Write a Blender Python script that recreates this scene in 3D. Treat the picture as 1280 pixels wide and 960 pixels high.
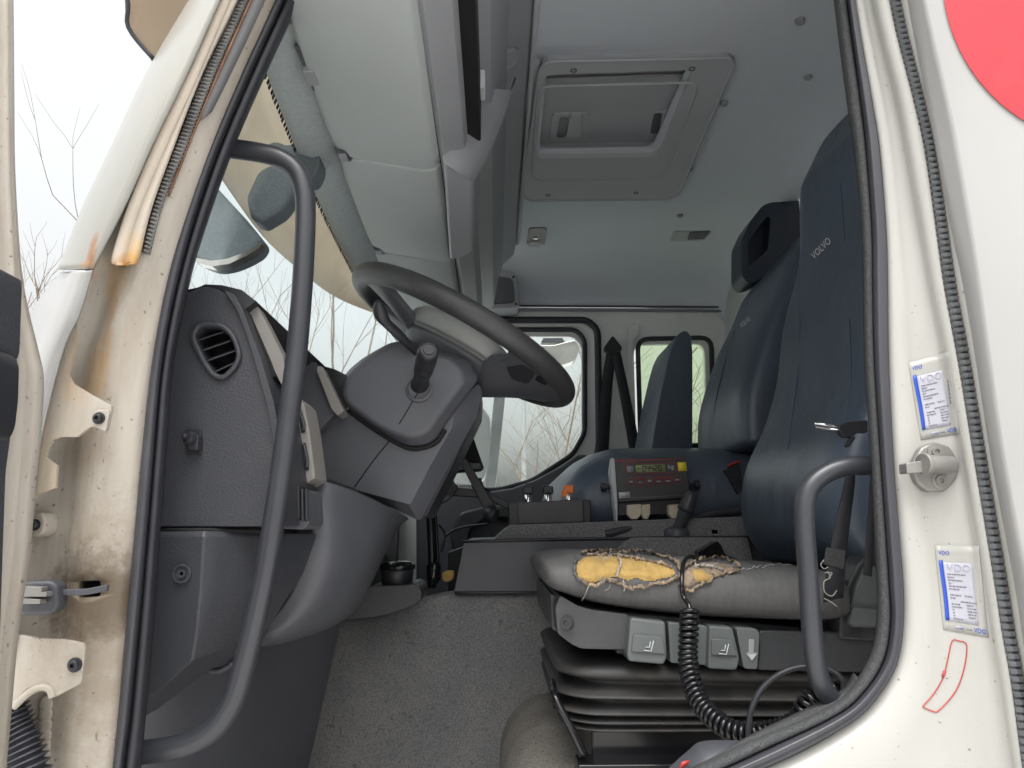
import bpy, bmesh, math, random
from mathutils import Vector, Matrix
from mathutils.bvhtree import BVHTree
from mathutils import noise as mnoise
random.seed(7)
for o in list(bpy.data.objects):
    bpy.data.objects.remove(o)
S = bpy.context.scene
COL = S.collection
R_ = math.radians

# ------------------------------------------------------------------ camera, sky, sun, exposure
FPX = 920.0                                   # focal length in pixels of the 1280 px wide photograph
TH = math.atan(180 / FPX)                     # pitch up
PS = math.atan(20 / FPX * math.cos(TH))       # slight turn to the rear of the truck
EZ = 1.75                                     # eye height above the ground
CAM = Vector((0, -0.8, EZ))
cd = bpy.data.cameras.new('camera'); cam = bpy.data.objects.new('camera', cd); COL.objects.link(cam)
cam.location = CAM; cam.rotation_euler = (math.pi / 2 + TH, 0, -PS)
cd.sensor_width = 36; cd.lens = 36 * FPX / 1280; cd.clip_start = 0.02; cd.clip_end = 500
S.camera = cam

SUN_EL, SUN_AZ = R_(66), R_(190)              # soft sun behind the camera, thick cloud
w = bpy.data.worlds.new('World'); S.world = w; w.use_nodes = True
nt = w.node_tree; nt.nodes.clear()
sky = nt.nodes.new('ShaderNodeTexSky'); sky.sky_type = 'NISHITA'; sky.sun_disc = False
sky.sun_elevation = SUN_EL; sky.sun_rotation = SUN_AZ; sky.dust_density = 8; sky.air_density = 2
hs = nt.nodes.new('ShaderNodeHueSaturation'); hs.inputs['Saturation'].default_value = 0.12
bg = nt.nodes.new('ShaderNodeBackground'); bg.inputs[1].default_value = 0.15
out = nt.nodes.new('ShaderNodeOutputWorld')
nt.links.new(sky.outputs[0], hs.inputs['Color']); nt.links.new(hs.outputs[0], bg.inputs[0]); nt.links.new(bg.outputs[0], out.inputs[0])
sl = bpy.data.lights.new('sun', 'SUN'); sl.energy = 0.5; sl.angle = R_(60); sl.color = (1, .96, .9)
so = bpy.data.objects.new('sun', sl); COL.objects.link(so)
sdir = Vector((math.sin(SUN_AZ) * math.cos(SUN_EL), math.cos(SUN_AZ) * math.cos(SUN_EL), math.sin(SUN_EL)))
so.rotation_euler = sdir.to_track_quat('Z', 'Y').to_euler(); so.location = (0, -3, 5)
S.view_settings.view_transform = 'Standard'; S.view_settings.look = 'None'
S.view_settings.exposure = 1.08; S.view_settings.gamma = 1; S.view_settings.use_curve_mapping = False

# ------------------------------------------------------------------ measuring helpers: a sight line of the photograph meets a real plane
FW = Vector((math.sin(PS) * math.cos(TH), math.cos(PS) * math.cos(TH), math.sin(TH)))
RT = Vector((math.cos(PS), -math.sin(PS), 0)); UP = RT.cross(FW)
def ray(x, y): return FW + RT * ((x - 640) / FPX) + UP * ((480 - y) / FPX)
def P(x, y, Y):
    r = ray(x, y); return CAM + r * ((Y - CAM.y) / r.y)
def PZ(x, y, Z):
    r = ray(x, y); return CAM + r * (Z / r.z)
def T(x, Y, Z): return Vector((x, Y, Z + EZ))

# ------------------------------------------------------------------ materials
MATS = {}
def lk(t, a, b): t.links.new(a, b)
def mat(name, col, rough=.5, metal=0, var=.12, vscale=8, bump=0, bscale=200, spec=.5, stains=(), dirt=None, voro=False, coat=0, stretch=None, wave=None, specks=None, lump=None):
    """principled paint / plastic / cloth with colour drift, grain and stains at world places"""
    m = bpy.data.materials.new(name); m.use_nodes = True; t = m.node_tree; t.nodes.clear()
    o = t.nodes.new('ShaderNodeOutputMaterial'); b = t.nodes.new('ShaderNodeBsdfPrincipled'); lk(t, b.outputs[0], o.inputs[0])
    b.inputs['Roughness'].default_value = rough; b.inputs['Metallic'].default_value = metal
    b.inputs['Specular IOR Level'].default_value = spec; b.inputs['Coat Weight'].default_value = coat
    g = t.nodes.new('ShaderNodeNewGeometry'); pos = g.outputs['Position']
    if stretch:
        mp = t.nodes.new('ShaderNodeMapping'); mp.inputs['Scale'].default_value = stretch; lk(t, pos, mp.inputs[0]); spos = mp.outputs[0]
    else: spos = pos
    n1 = t.nodes.new('ShaderNodeTexNoise'); n1.inputs['Scale'].default_value = vscale; n1.inputs['Detail'].default_value = 6; lk(t, spos, n1.inputs['Vector'])
    mr = t.nodes.new('ShaderNodeMapRange'); mr.inputs[1].default_value = .3; mr.inputs[2].default_value = .7
    mr.inputs[3].default_value = 1 - var; mr.inputs[4].default_value = 1 + var; lk(t, n1.outputs[0], mr.inputs[0])
    mx = t.nodes.new('ShaderNodeVectorMath'); mx.operation = 'SCALE'; mx.inputs[0].default_value = col; lk(t, mr.outputs[0], mx.inputs['Scale'])
    c = mx.outputs[0]
    def mixin(c, fac, colr):
        q = t.nodes.new('ShaderNodeMix'); q.data_type = 'RGBA'; lk(t, fac, q.inputs['Factor']); lk(t, c, q.inputs['A']); q.inputs['B'].default_value = (*colr, 1)
        return q.outputs['Result']
    if dirt:                                            # (colour, scale, low, high)
        dcol, dsc, lo, hi, amt = dirt
        n2 = t.nodes.new('ShaderNodeTexNoise'); n2.inputs['Scale'].default_value = dsc; n2.inputs['Detail'].default_value = 10; n2.inputs['Roughness'].default_value = .7; lk(t, spos, n2.inputs['Vector'])
        r2 = t.nodes.new('ShaderNodeMapRange'); r2.inputs[1].default_value = lo; r2.inputs[2].default_value = hi; r2.inputs[4].default_value = amt; lk(t, n2.outputs[0], r2.inputs[0])
        c = mixin(c, r2.outputs[0], dcol)
    if specks:                                          # (colour, scale, threshold, strength): fine scattered grit
        n6 = t.nodes.new('ShaderNodeTexNoise'); n6.inputs['Scale'].default_value = specks[1]; n6.inputs['Detail'].default_value = 2; lk(t, pos, n6.inputs['Vector'])
        r6 = t.nodes.new('ShaderNodeMapRange'); r6.inputs[1].default_value = specks[2]; r6.inputs[2].default_value = specks[2] + .06; r6.inputs[4].default_value = specks[3]; lk(t, n6.outputs[0], r6.inputs[0])
        c = mixin(c, r6.outputs[0], specks[0])
    for (cen, rad, scol, amt, sq) in stains:            # place, radius, colour, strength, squash
        sub = t.nodes.new('ShaderNodeVectorMath'); sub.operation = 'SUBTRACT'; lk(t, pos, sub.inputs[0]); sub.inputs[1].default_value = cen
        ml = t.nodes.new('ShaderNodeVectorMath'); ml.operation = 'MULTIPLY'; lk(t, sub.outputs[0], ml.inputs[0]); ml.inputs[1].default_value = sq
        ln = t.nodes.new('ShaderNodeVectorMath'); ln.operation = 'LENGTH'; lk(t, ml.outputs[0], ln.inputs[0])
        n3 = t.nodes.new('ShaderNodeTexNoise'); n3.inputs['Scale'].default_value = 60; n3.inputs['Detail'].default_value = 8; n3.inputs['Roughness'].default_value = .75; lk(t, pos, n3.inputs['Vector'])
        ad = t.nodes.new('ShaderNodeMath'); ad.operation = 'MULTIPLY_ADD'; lk(t, n3.outputs[0], ad.inputs[0]); ad.inputs[1].default_value = rad * 1.6; lk(t, ln.outputs['Value'], ad.inputs[2])
        r3 = t.nodes.new('ShaderNodeMapRange'); r3.inputs[1].default_value = rad * 2.0; r3.inputs[2].default_value = rad * 1.25; r3.inputs[3].default_value = 0; r3.inputs[4].default_value = amt; lk(t, ad.outputs[0], r3.inputs[0])
        c = mixin(c, r3.outputs[0], scol)
    if wave:
        wv = t.nodes.new('ShaderNodeTexWave'); wv.inputs['Scale'].default_value = wave[0]; wv.inputs['Distortion'].default_value = wave[1]; wv.inputs['Detail'].default_value = 1; lk(t, pos, wv.inputs['Vector']); wv.bands_direction = wave[3]
        r4 = t.nodes.new('ShaderNodeMapRange'); r4.inputs[1].default_value = .8; r4.inputs[2].default_value = 1; r4.inputs[4].default_value = .3; lk(t, wv.outputs['Fac'], r4.inputs[0])
        c = mixin(c, r4.outputs[0], wave[2])
    if bump:
        if voro:
            bt = t.nodes.new('ShaderNodeTexVoronoi'); bt.inputs['Scale'].default_value = bscale
            bt.feature = 'SMOOTH_F1'
            src = bt.outputs['Distance']
        else:
            bt = t.nodes.new('ShaderNodeTexNoise'); bt.inputs['Scale'].default_value = bscale; bt.inputs['Detail'].default_value = 3
            src = bt.outputs[0]
        lk(t, pos, bt.inputs['Vector'])
        bp = t.nodes.new('ShaderNodeBump'); bp.inputs['Strength'].default_value = bump; bp.inputs['Distance'].default_value = .002
        lk(t, src, bp.inputs['Height']); lk(t, bp.outputs[0], b.inputs['Normal'])
        if lump:                                        # broad unevenness under the fine grain
            n7 = t.nodes.new('ShaderNodeTexNoise'); n7.inputs['Scale'].default_value = lump[0]; n7.inputs['Detail'].default_value = 3; lk(t, spos, n7.inputs['Vector'])
            b7 = t.nodes.new('ShaderNodeBump'); b7.inputs['Strength'].default_value = lump[1]; b7.inputs['Distance'].default_value = .012; lk(t, n7.outputs[0], b7.inputs['Height']); lk(t, b7.outputs[0], bp.inputs['Normal'])
        if voro == 'col':
            r5 = t.nodes.new('ShaderNodeMapRange'); r5.inputs[1].default_value = 0; r5.inputs[2].default_value = .7; r5.inputs[3].default_value = 1.2; r5.inputs[4].default_value = .55; lk(t, src, r5.inputs[0])
            m5 = t.nodes.new('ShaderNodeVectorMath'); m5.operation = 'SCALE'; lk(t, c, m5.inputs[0]); lk(t, r5.outputs[0], m5.inputs['Scale']); c = m5.outputs[0]
    rr = t.nodes.new('ShaderNodeMapRange'); rr.inputs[3].default_value = max(.03, rough - .1); rr.inputs[4].default_value = min(1, rough + .1); lk(t, n1.outputs[0], rr.inputs[0]); lk(t, rr.outputs[0], b.inputs['Roughness'])
    lk(t, c, b.inputs['Base Color'])
    MATS[name] = m; return m

def glass(name, tint=(1, 1, 1), dust=0.0, gloss=.025, dcol=(.75, .78, .78)):
    m = bpy.data.materials.new(name); m.use_nodes = True; t = m.node_tree; t.nodes.clear()
    o = t.nodes.new('ShaderNodeOutputMaterial')
    tr = t.nodes.new('ShaderNodeBsdfTransparent'); tr.inputs[0].default_value = (*tint, 1)
    gl = t.nodes.new('ShaderNodeBsdfGlossy'); gl.inputs['Roughness'].default_value = .02
    mx = t.nodes.new('ShaderNodeMixShader'); mx.inputs[0].default_value = gloss; lk(t, tr.outputs[0], mx.inputs[1]); lk(t, gl.outputs[0], mx.inputs[2])
    last = mx.outputs[0]
    if dust:
        df = t.nodes.new('ShaderNodeBsdfTranslucent'); df.inputs[0].default_value = (*dcol, 1)
        g = t.nodes.new('ShaderNodeNewGeometry'); n = t.nodes.new('ShaderNodeTexNoise'); n.inputs['Scale'].default_value = 14; n.inputs['Detail'].default_value = 8; lk(t, g.outputs['Position'], n.inputs['Vector'])
        r = t.nodes.new('ShaderNodeMapRange'); r.inputs[1].default_value = .35; r.inputs[2].default_value = .75; r.inputs[3].default_value = dust * .4; r.inputs[4].default_value = dust * 1.6; lk(t, n.outputs[0], r.inputs[0])
        m2 = t.nodes.new('ShaderNodeMixShader'); lk(t, r.outputs[0], m2.inputs[0]); lk(t, last, m2.inputs[1]); lk(t, df.outputs[0], m2.inputs[2]); last = m2.outputs[0]
    lk(t, last, o.inputs[0]); MATS[name] = m; return m

RUST = (.30, .13, .04); GREASE = (.015, .014, .013)
mat('white_paint', (.385, .382, .376), .3, var=.03, vscale=3, coat=.2, dirt=((.55, .5, .42), 3, .55, .85, .25))
mat('jamb_paint', (.385, .381, .360), .38, var=.04, vscale=6, dirt=((.25, .21, .16), 9, .5, .85, .4), stretch=(1, 1, .35), bump=.05, bscale=90, specks=((.12, .09, .07), 140, .71, .8), lump=(10, .12))
mat('old_paint', (.42, .385, .335), .5, var=.06, vscale=10, stretch=(1.6, 1.6, .25), dirt=((.24, .18, .12), 14, .44, .8, .6), bump=.12, bscale=120, specks=((.10, .07, .05), 170, .68, .75), lump=(16, .35),
    stains=[(P(122, 743, -.006), .046, GREASE, .97, (1, 1, 1)), (P(136, 754, -.006), .034, GREASE, .95, (1, 1, 1)), (P(102, 741, -.006), .020, GREASE, .9, (1, 1, 1)), (P(122, 795, -.006), .055, (.2, .15, .1), .6, (1, 1, .4)),
            (P(146, 345, -.02), .024, (.46, .29, .13), .5, (1.3, 1, .6)), (P(135, 410, -.02), .020, (.38, .25, .13), .5, (2.2, .5, .30)), (P(118, 470, -.02), .024, (.46, .29, .13), .55, (1.3, .5, .5)),
            (P(118, 325, -.06), .016, RUST, .9, (1.5, .6, .6)), (P(100, 560, -.02), .03, (.3, .24, .18), .5, (1, 1, 1)), (P(60, 590, -.05), .03, (.45, .36, .25), .5, (1, 1, .6))])
mat('flange_paint', (.52, .46, .385), .5, var=.05, vscale=12, dirt=((.4, .3, .2), 30, .5, .8, .4), bump=.15, bscale=160,
    stains=[(P(165, 330, -.045), .014, (.45, .22, .06), .95, (1, 1, 1)), (P(145, 332, -.045), .010, (.40, .2, .06), .9, (1, 1, 1)), (P(172, 315, -.045), .013, (.6, .38, .15), .6, (1, 1, .6))])
mat('cream_cover', (.31, .308, .283), .32, var=.03, vscale=4, coat=.15, dirt=((.5, .42, .3), 6, .55, .85, .3),
    stains=[(P(118, 322, -.055), .013, RUST, .95, (2, 1, .5)), (P(113, 333, -.055), .008, (.45, .25, .1), .8, (.6, 1, 1.5))])
mat('grey_sealant', (.10, .10, .105), .6, var=.1, vscale=20)
mat('cover_print', (.85, .86, .87), .5, var=.02)
mat('rust', (.20, .10, .06), .85, var=.35, vscale=60, bump=.3, bscale=300)
mat('rubber', (.045, .046, .055), .42, var=.15, vscale=20, dirt=((.14, .14, .14), 18, .55, .85, .4), stretch=(1, 1, .3))
mat('rubber_lip', (.022, .023, .03), .5, var=.2, vscale=25)
mat('fuzzy_trim', (.05, .052, .055), .85, var=.4, vscale=350, bump=.8, bscale=500)
mat('ribbed_rubber', (.10, .105, .11), .55, var=.2, vscale=30)
mat('old_ribbed', (.17, .17, .17), .65, var=.25, vscale=40, dirt=((.3, .27, .22), 40, .5, .8, .4))
mat('tube_paint', (.032, .034, .041), .33, var=.1, vscale=12, dirt=((.2, .19, .18), 25, .6, .85, .4))
mat('wheel_skin', (.040, .040, .043), .45, var=.12, vscale=14, bump=.06, bscale=500, dirt=((.12, .115, .11), 20, .5, .85, .4))
mat('pad_grey', (.26, .27, .26), .55, var=.05, vscale=12, bump=.08, bscale=500)
mat('dash_plastic', (.036, .038, .046), .5, var=.06, vscale=5, bump=.22, bscale=420, voro=True, dirt=((.12, .12, .12), 7, .5, .85, .25))
mat('smooth_plastic', (.070, .073, .085), .45, var=.08, vscale=6, bump=.05, bscale=500, dirt=((.13, .13, .135), 9, .50, .85, .35))
mat('black_plastic', (.022, .023, .028), .42, var=.15, vscale=12, dirt=((.06, .06, .06), 15, .55, .85, .3))
mat('gloss_black', (.010, .010, .012), .18, var=.1)
mat('deep_black', (.004, .004, .005), .8, var=.1)
mat('beige_trim', (.22, .208, .195), .5, var=.04, bump=.1, bscale=400)
mat('lid_grey', (.375, .405, .405), .6, var=.04, vscale=4, bump=.06, bscale=500, dirt=((.3, .29, .26), 5, .5, .85, .25))
mat('fascia_grey', (.27, .278, .297), .5, var=.04, vscale=4, bump=.05, bscale=400)
mat('header_cloth', (.37, .41, .42), .85, var=.08, vscale=120, bump=.25, bscale=700)
mat('headliner', (.56, .60, .645), .9, var=.05, vscale=220, bump=.3, bscale=800, dirt=((.45, .45, .45), 2.5, .45, .8, .25))
mat('hatch_grey', (.41, .42, .44), .75, var=.04, vscale=5, bump=.05, bscale=500)
mat('wall_grey', (.70, .71, .70), .55, var=.05, vscale=5, dirt=((.22, .21, .2), 6, .5, .85, .35), bump=.04, bscale=300)
mat('door_frame_grey', (.68, .69, .68), .4, var=.04)
mat('navy_vinyl', (.070, .094, .132), .40, var=.10, vscale=7, bump=.10, bscale=350, spec=.7, lump=(14, .5), stretch=(1, 1, .5), dirt=((.07, .10, .13), 5, .5, .85, .35))
mat('navy_dark', (.022, .030, .045), .42, var=.15, vscale=7, bump=.1, bscale=350)
mat('seat_cloth', (.10, .10, .102), .9, var=.14, vscale=30, bump=.35, bscale=900, dirt=((.17, .165, .16), 10, .45, .8, .55), wave=(26, 5, (.15, .14, .13), 'X'))
mat('foam', (.43, .285, .095), .9, var=.16, vscale=60, bump=.7, bscale=220, dirt=((.45, .27, .09), 40, .5, .8, .6))
mat('torn_cloth', (.30, .23, .16), .95, var=.45, vscale=90, bump=.8, bscale=300, dirt=((.08, .07, .07), 60, .45, .7, .7))
mat('thread', (.36, .35, .34), .9, var=.2, vscale=80)
mat('seat_plastic', (.046, .048, .052), .42, var=.08, vscale=12, dirt=((.15, .14, .13), 14, .5, .85, .35), bump=.05, bscale=400)
mat('lever_grey', (.11, .122, .122), .42, var=.05, vscale=15, dirt=((.14, .13, .12), 25, .55, .85, .4))
mat('lever_mark', (.5, .52, .52), .5, var=.02)
mat('bellows', (.040, .040, .041), .62, var=.25, vscale=14, dirt=((.11, .095, .08), 16, .42, .8, .6))
mat('floor_mat', (.27, .27, .275), .75, var=.14, vscale=5, bump=.7, bscale=420, voro='col', dirt=((.42, .385, .33), 5, .44, .72, .5), specks=((.10, .09, .08), 60, .66, .5))
mat('pedestal_mat', (.36, .335, .30), .8, var=.2, vscale=9, bump=.8, bscale=330, voro='col', dirt=((.10, .095, .09), 10, .45, .8, .5))
mat('carpet', (.20, .198, .20), .95, var=.35, vscale=260, bump=.7, bscale=500)
mat('steel', (.24, .235, .225), .5, metal=.5, var=.15, vscale=40, dirt=((.25, .2, .16), 40, .5, .85, .5))
mat('chrome', (.75, .75, .75), .15, metal=1, var=.05)
mat('red_film', (.50, .026, .038), .35, var=.05, vscale=4, dirt=((.45, .12, .12), 5, .5, .85, .3))
mat('label_film', (.34, .34, .318), .35, var=.03, vscale=12)
mat('label_paper', (.39, .39, .44), .45, var=.03, vscale=14, wave=(90, 5, (.36, .36, .46), 'Z'))
mat('label_blue', (.02, .07, .42), .4, var=.03)
mat('label_ink', (.16, .16, .20), .6, var=.02)
mat('label_grey', (.33, .33, .40), .5, var=.02)
mat('red_ink', (.42, .045, .04), .5, var=.1)
mat('grey_print', (.30, .31, .33), .5, var=.05)
mat('lcd', (.32, .37, .20), .35, var=.03)
mat('yellow_tag', (.85, .68, .06), .5, var=.04)
mat('orange_plastic', (.85, .20, .02), .4, var=.05)
mat('ivory_plug', (.62, .54, .42), .5, var=.08, vscale=40)
mat('white_label', (.55, .56, .58), .5, var=.03)
mat('brown_visor', (.16, .095, .065), .28, var=.1, vscale=5)
mat('mirror_shell', (.10, .125, .14), .6, var=.10, vscale=20, dirt=((.24, .27, .28), 320, .5, .75, .6))
mat('mirror_face', (.40, .38, .35), .12, metal=.9, var=.1)
mat('bark', (.16, .125, .10), .9, var=.3, vscale=30)
mat('ground_gravel', (.60, .59, .57), .95, var=.25, vscale=3, bump=.5, bscale=20)
mat('pole_grey', (.27, .275, .28), .5, var=.05)
mat('strap', (.016, .017, .022), .7, var=.2, vscale=200, bump=.3, bscale=900)
glass('clear_glass', (.93, .97, .96), .04)
glass('screen_glass', (.93, .965, .965), .05)
glass('green_glass', (.82, .90, .77), .10, dcol=(.6, .7, .5))
def visor_mat():
    m = bpy.data.materials.new('smoked_visor'); m.use_nodes = True; t = m.node_tree; t.nodes.clear()
    o = t.nodes.new('ShaderNodeOutputMaterial')
    tl = t.nodes.new('ShaderNodeBsdfTranslucent'); tl.inputs[0].default_value = (.70, .635, .545, 1)
    df = t.nodes.new('ShaderNodeBsdfPrincipled'); df.inputs['Base Color'].default_value = (.20, .12, .085, 1); df.inputs['Roughness'].default_value = .3
    g = t.nodes.new('ShaderNodeNewGeometry'); n = t.nodes.new('ShaderNodeTexNoise'); n.inputs['Scale'].default_value = 9; n.inputs['Detail'].default_value = 7; lk(t, g.outputs['Position'], n.inputs['Vector'])
    r = t.nodes.new('ShaderNodeMapRange'); r.inputs[3].default_value = .22; r.inputs[4].default_value = .45; lk(t, n.outputs[0], r.inputs[0])
    m2 = t.nodes.new('ShaderNodeMixShader'); lk(t, r.outputs[0], m2.inputs[0]); lk(t, tl.outputs[0], m2.inputs[1]); lk(t, df.outputs[0], m2.inputs[2])
    lk(t, m2.outputs[0], o.inputs[0]); MATS['smoked_visor'] = m
visor_mat()

def sup(c, e): return math.copysign(abs(c) ** e, c)
# ------------------------------------------------------------------ object helpers
WL = {}
def thing(name, label, cat, loc, group=None):
    o = bpy.data.objects.new(name, None); COL.objects.link(o); o.location = loc; o.empty_display_size = .05
    o['label'] = label; o['category'] = cat
    if group: o['group'] = group
    WL[o.name] = Vector(loc); return o
def tag(o, label, cat, group=None, kind=None):
    if label: o['label'] = label
    if cat: o['category'] = cat
    if group: o['group'] = group
    if kind: o['kind'] = kind
    return o
def adopt(o, parent):
    o.parent = parent; o.matrix_parent_inverse = Matrix.Translation(-WL[parent.name])
def mk(name, verts, faces, m, parent=None, bevel=0, seg=2, sub=0, solid=0, smooth=True, sharp=None, fix=True, soff=-1):
    verts = [Vector(v) for v in verts]
    lo = Vector([min(v[i] for v in verts) for i in range(3)]); hi = Vector([max(v[i] for v in verts) for i in range(3)])
    c = (lo + hi) / 2
    me = bpy.data.meshes.new(name); me.from_pydata([v - c for v in verts], [], faces); me.validate()
    if fix:
        b = bmesh.new(); b.from_mesh(me); bmesh.ops.recalc_face_normals(b, faces=b.faces); b.to_mesh(me); b.free()
    if smooth:
        for p in me.polygons: p.use_smooth = True
        if sharp: me.set_sharp_from_angle(angle=R_(sharp))
    me.materials.append(MATS[m])
    o = bpy.data.objects.new(name, me); COL.objects.link(o); o.location = c; WL[o.name] = c
    if solid:
        s = o.modifiers.new('solid', 'SOLIDIFY'); s.thickness = solid; s.offset = soff
    if bevel:
        s = o.modifiers.new('bevel', 'BEVEL'); s.width = bevel; s.segments = seg; s.limit_method = 'ANGLE'; s.angle_limit = R_(32); s.harden_normals = True
    if sub:
        s = o.modifiers.new('sub', 'SUBSURF'); s.levels = sub; s.render_levels = sub
    if parent: adopt(o, parent)
    return o
def bake(o):
    dg = bpy.context.evaluated_depsgraph_get(); dg.update()
    me = bpy.data.meshes.new_from_object(o.evaluated_get(dg)); o.modifiers.clear(); o.data = me; return o
def cut(o, cutters):
    for c in cutters:
        s = o.modifiers.new('cut', 'BOOLEAN'); s.operation = 'DIFFERENCE'; s.object = c; s.solver = 'EXACT'
    bpy.context.view_layer.update(); bake(o)
    for c in cutters: bpy.data.objects.remove(c)
    return o
def cat(pts, k, closed=False):
    n = len(pts); res = []
    rng = n if closed else n - 1
    for i in range(rng):
        if closed: a, b, c, d = pts[i - 1], pts[i], pts[(i + 1) % n], pts[(i + 2) % n]
        else: a, b, c, d = pts[max(i - 1, 0)], pts[i], pts[i + 1], pts[min(i + 2, n - 1)]
        for j in range(k):
            t = j / k
            res.append(.5 * ((2 * b) + (c - a) * t + (2 * a - 5 * b + 4 * c - d) * t * t + (3 * b - a - 3 * c + d) * t ** 3))
    if not closed: res.append(pts[-1].copy())
    return res
def even(pts, n):
    """n points evenly spaced along a polyline"""
    L = [0.0]
    for a, b in zip(pts[:-1], pts[1:]): L.append(L[-1] + (b - a).length)
    res, j = [], 0
    for i in range(n):
        s = L[-1] * i / (n - 1)
        while j < len(L) - 2 and L[j + 1] < s: j += 1
        res.append(pts[j].lerp(pts[j + 1], (s - L[j]) / max(L[j + 1] - L[j], 1e-9)))
    return res
def grid(rows, closeu=False, closev=False, caps=False):
    nr, nc = len(rows), len(rows[0]); vs = [p for r in rows for p in r]; fs = []
    for i in range(nr if closev else nr - 1):
        for j in range(nc if closeu else nc - 1):
            a = i * nc + j; b = i * nc + (j + 1) % nc; i2 = (i + 1) % nr
            fs.append((a, b, i2 * nc + (j + 1) % nc, i2 * nc + j))
    if caps:
        fs.append(tuple(range(nc - 1, -1, -1))); fs.append(tuple((nr - 1) * nc + j for j in range(nc)))
    return vs, fs
def loft(name, rails, m, parent=None, k=5, solid=0, **kw):
    vs, fs = grid([cat(r, k) for r in rails]); return mk(name, vs, fs, m, parent, solid=solid, **kw)
def rail(pts, Y=None): return [P(p[0], p[1], p[2] if len(p) > 2 else Y) for p in pts]
def prism_w(name, pts, ext, m, parent=None, bevel=.003, **kw):
    n = len(pts); vs = list(pts) + [p + ext for p in pts]
    fs = [tuple(range(n)), tuple(range(2 * n - 1, n - 1, -1))] + [(i, (i + 1) % n, n + (i + 1) % n, n + i) for i in range(n)]
    return mk(name, vs, fs, m, parent, bevel=bevel, **kw)
def prism(name, px, Y, depth, m, parent=None, bevel=.003, **kw):
    return prism_w(name, [P(x, y, Y) for x, y in px], Vector((0, depth, 0)), m, parent, bevel, **kw)
def box(name, lo, hi, m, parent=None, bevel=.003, rot=None, **kw):
    lo = Vector(lo); hi = Vector(hi); c = (lo + hi) / 2
    vs = [Vector((x, y, z)) for x in (lo.x, hi.x) for y in (lo.y, hi.y) for z in (lo.z, hi.z)]
    if rot is not None: vs = [c + rot @ (v - c) for v in vs]
    fs = [(0, 1, 3, 2), (4, 6, 7, 5), (0, 4, 5, 1), (2, 3, 7, 6), (0, 2, 6, 4), (1, 5, 7, 3)]
    return mk(name, vs, fs, m, parent, bevel=bevel, **kw)
def tube_vf(pts, r, seg=12, closed=False, caps=True):
    rows = []; n = len(pts); nrm = None
    for i, p in enumerate(pts):
        a = pts[i - 1] if (i > 0 or closed) else p; b = pts[(i + 1) % n] if (i < n - 1 or closed) else p
        t = (b - a).normalized()
        if nrm is None: nrm = t.orthogonal().normalized()
        nrm = (nrm - t * nrm.dot(t)).normalized(); bn = t.cross(nrm)
        rr = r(i / (n - 1)) if callable(r) else r
        rows.append([p + (nrm * math.cos(2 * math.pi * j / seg) + bn * math.sin(2 * math.pi * j / seg)) * rr for j in range(seg)])
    return grid(rows, closeu=True, closev=closed, caps=caps and not closed)
def tube(name, pts, r, m, parent=None, k=6, seg=12, closed=False, **kw):
    q = cat(pts, k, closed) if k else pts
    vs, fs = tube_vf(q, r, seg, closed); return mk(name, vs, fs, m, parent, **kw)
def prism_hole(name, outer, holes, Y, depth, m, parent=None, bevel=.003, seg=2):
    b = bmesh.new(); E_ = []
    for lp in [outer] + holes:
        vv = [b.verts.new(P(x, y, Y)) for x, y in lp]
        E_ += [b.edges.new((vv[i - 1], vv[i])) for i in range(len(vv))]
    bmesh.ops.triangle_fill(b, edges=E_, use_beauty=True)
    r = bmesh.ops.extrude_face_region(b, geom=list(b.faces))
    bmesh.ops.translate(b, vec=(0, depth, 0), verts=[v for v in r['geom'] if isinstance(v, bmesh.types.BMVert)])
    b.verts.index_update(); vs = [v.co.copy() for v in b.verts]; fs = [tuple(v.index for v in f.verts) for f in b.faces]; b.free()
    return mk(name, vs, fs, m, parent, bevel=bevel, seg=seg)
def join(parts):
    vs, fs = [], []
    for v, f in parts:
        o = len(vs); vs += v; fs += [tuple(i + o for i in q) for q in f]
    return vs, fs
def cyl(name, a, b, r, m, parent=None, seg=20, r2=None, bevel=0, **kw):
    t = (b - a).normalized(); n = t.orthogonal().normalized(); bn = t.cross(n); r2 = r if r2 is None else r2
    rows = [[c + (n * math.cos(2 * math.pi * j / seg) + bn * math.sin(2 * math.pi * j / seg)) * q for j in range(seg)] for c, q in ((a, r), (b, r2))]
    vs, fs = grid(rows, closeu=True, caps=True)
    return mk(name, vs, fs, m, parent, bevel=bevel, sharp=None if bevel else 40, **kw)
def lathe(name, a, axis, prof, m, parent=None, seg=24, **kw):
    """prof = [(distance along axis, radius)...]"""
    t = axis.normalized(); n = t.orthogonal().normalized(); bn = t.cross(n)
    rows = [[a + t * d + (n * math.cos(2 * math.pi * j / seg) + bn * math.sin(2 * math.pi * j / seg)) * max(q, .0002) for j in range(seg)] for d, q in prof]
    vs, fs = grid(rows, closeu=True, caps=True); return mk(name, vs, fs, m, parent, sharp=kw.pop('sharp', 50), **kw)
def rounded(px, rad, n=4):
    """round the corners of a pixel polygon"""
    res = []; L = len(px)
    for i in range(L):
        a, b, c = Vector(px[i - 1]), Vector(px[i]), Vector(px[(i + 1) % L])
        r = min(rad, (a - b).length * .45, (c - b).length * .45)
        p, q = b + (a - b).normalized() * r, b + (c - b).normalized() * r
        for j in range(n + 1):
            t = j / n; v = p * (1 - t) ** 2 + b * 2 * t * (1 - t) + q * t * t; res.append((v.x, v.y))
    return res
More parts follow.
